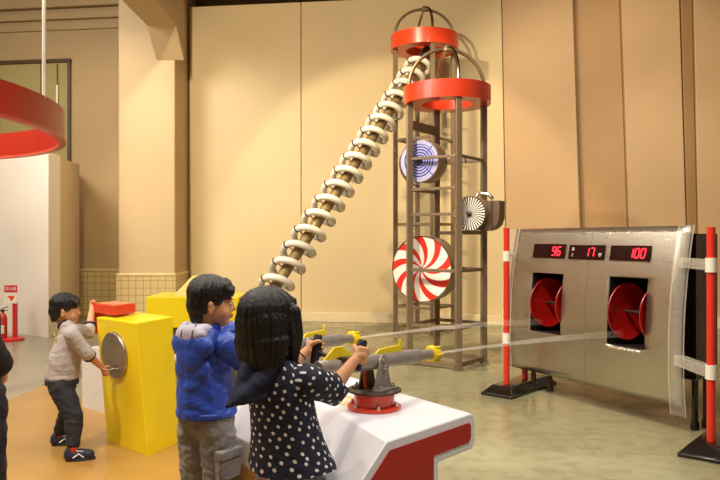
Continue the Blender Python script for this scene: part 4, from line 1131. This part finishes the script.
# ---- the dark-clothed bystander cut by the left edge
fr = Frame((-1.312, 2.2, 0), (.15, .99)); p = fr.p
HM = headM(fr, (-1.312, 2.22, 1.50), (.15, .99), 1.08)
b = Org(); head_prims(b, HM); b.cap(HM @ V((0, -.02, -.07)), (0, 0, 1.32), .05, .055)
b.cap((0, 0, .86), (0, 0, 1.18), .13, .12); b.cap((-.112, 0, 1.29), (.112, 0, 1.29), .048, .048)
ARM = []
for sx in (-1, 1):
    sh = V((sx*.112, 0, 1.29)); el = V((sx*.158, -.03, 1.02)); wg = V((sx*.09, .12, .90))
    hw = grip(b, wg, V((0, .5, -.85)), (sx, -.2, 0), .012, sx, fr=.0078, wrist=el, span=2.6, wr=.022); arm(b, sh, el, hw, (.046, .040, .036, .024)); ARM.append((sh, el, V(hw)))
    legchain(b, (sx*.085, 0, .84), (sx*.095, .015, .46), (sx*.10, -.02, .08), (.082, .058, .036)); foot(b, V((sx*.10, -.02, .08)), (sx*.12, 1, 0), .19, .032)
ad = person(b, fr, 'person', m_skin, 'person in black jacket and black trousers standing, cut off by the left picture edge', .006)
face_parts(ad, HM)
b = Org(); b.ell((0, -.014, .040), (.085, .098, .080), HM); b.ell((0, -.045, -.03), (.075, .06, .09), HM)
for sx in (-1, 1): b.cap(HM @ V((sx*.07, .0, .03)), HM @ V((sx*.068, -.02, -.08)), .022, .015)
b.build('hair', m_hair, ad, .006, 3)
m_blk = mat('black_jacket_cloth', '14121a', .8, 0, .2, 15, .3, 30)
b = Org(); b.chain([(0, 0, .84), (0, 0, 1.05), (0, 0, 1.22)], [.165, .150, .135]); b.ell((0, 0, .86), (.195, .15, .07)); b.cap((-.112, 0, 1.28), (.112, 0, 1.28), .060, .060)
for sh, el, wr_ in ARM: b.chain([sh, el, el.lerp(wr_, .9)], [.062, .056, .044])
b.build('jacket', m_blk, ad, .008, 5, folds(.005, 12, 24, 3))
b = Org(); b.cap((-.05, 0, .86), (.05, 0, .86), .13, .13)
for sx in (-1, 1): legchain(b, (sx*.09, 0, .82), (sx*.10, .015, .46), (sx*.105, -.02, .06), (.112, .088, .070))
b.build('trousers', m_blk, ad, .008, 5, folds(.005, 14, 28, 6))
for sx in (-1, 1): shoe(ad, V((sx*.10, -.02, .08)), (sx*.12, 1, 0), .2, .042, m_black, m_black, m_black)

# ------------------------------------------------------------------ lights
def spot(name, loc, tgt, energy, col, size=60, blend=.5, rad=.15):
    l = bpy.data.lights.new(name, 'SPOT'); l.energy = energy; l.color = col; l.spot_size = math.radians(size); l.spot_blend = blend; l.shadow_soft_size = rad
    o = bpy.data.objects.new(name, l); COL.objects.link(o); o.location = loc
    o.rotation_euler = (V(tgt)-V(loc)).to_track_quat('-Z', 'Y').to_euler(); return o
def area(name, loc, tgt, energy, col, sx, sy):
    l = bpy.data.lights.new(name, 'AREA'); l.energy = energy; l.color = col; l.shape = 'RECTANGLE'; l.size = sx; l.size_y = sy
    o = bpy.data.objects.new(name, l); COL.objects.link(o); o.location = loc
    o.rotation_euler = (V(tgt)-V(loc)).to_track_quat('-Z', 'Y').to_euler(); return o
WARM = (1, .84, .62); WARM2 = (1, .89, .73); COOL = (.92, .93, 1)
spot('wall_spot', (-2.2, 4.2, 5.2), (.6, 11.4, 2.2), 1200, WARM, 84, .5, .08)
spot('wall_wash', (-.8, 6.2, 4.9), (.6, 11.4, 1.3), 620, (1, .80, .50), 58, .25, .06)
spot('right_wall_wash', (3.0, 7.5, 5.2), (4.7, 10.8, 1.8), 200, (1, .93, .86), 50, .9, .2)
spot('return_wall_fill', (-3.4, 8.2, 5.0), (-4.9, 11.4, 2.2), 150, WARM, 75, .6, .15)  # extra spot added to lift the dark partition return
spot('right_spot', (1.5, 5.5, 5.3), (4.2, 11.0, 2.0), 900, WARM, 70, .6, .12)
spot('console_spot', (1.8, 2.0, 4.9), (.0, 2.9, .6), 360, COOL, 60, .5, .06)
spot('console_spot_rear', (.2, 5.6, 5.0), (.0, 2.7, .6), 420, WARM2, 55, .5, .06)
spot('panel_spot', (-.5, 3.0, 5.2), (1.9, 5.6, .9), 900, WARM2, 50, .6, .1)
spot('box_spot', (-2.6, 2.4, 5.2), (-1.6, 4.5, .5), 640, WARM2, 60, .6, .08)
spot('column_spot', (-2.4, 7.2, 4.4), (-3.6, 11.2, 2.2), 190, WARM, 80, .7, .1)
area('overhead_fill', (-.5, 2.0, 5.5), (-.5, 2.2, 0), 260, WARM2, 6, 5)  # soft fill added overhead, no actual fixture in the ceiling
area('left_sheen_fill', (-5.0, 3.6, 5.3), (0, 5.5, .8), 260, (1, .95, .9), 3, 3)  # added out-of-view area light, its reflection gives the steel target a sheen
area('partition_fill', (-5.2, 6.8, 5.3), (-5.4, 9.8, .8), 330, (1, .95, .88), 2, 2)  # added area light that brightens the white partition, not a fixture
w = bpy.data.worlds.new('world'); sc.world = w; w.use_nodes = True
w.node_tree.nodes['Background'].inputs[0].default_value = (.75, .58, .40, 1); w.node_tree.nodes['Background'].inputs[1].default_value = .28
sc.view_settings.view_transform = 'Standard'; sc.view_settings.exposure = 0
sc.cycles.max_bounces = 8; sc.cycles.transparent_max_bounces = 16
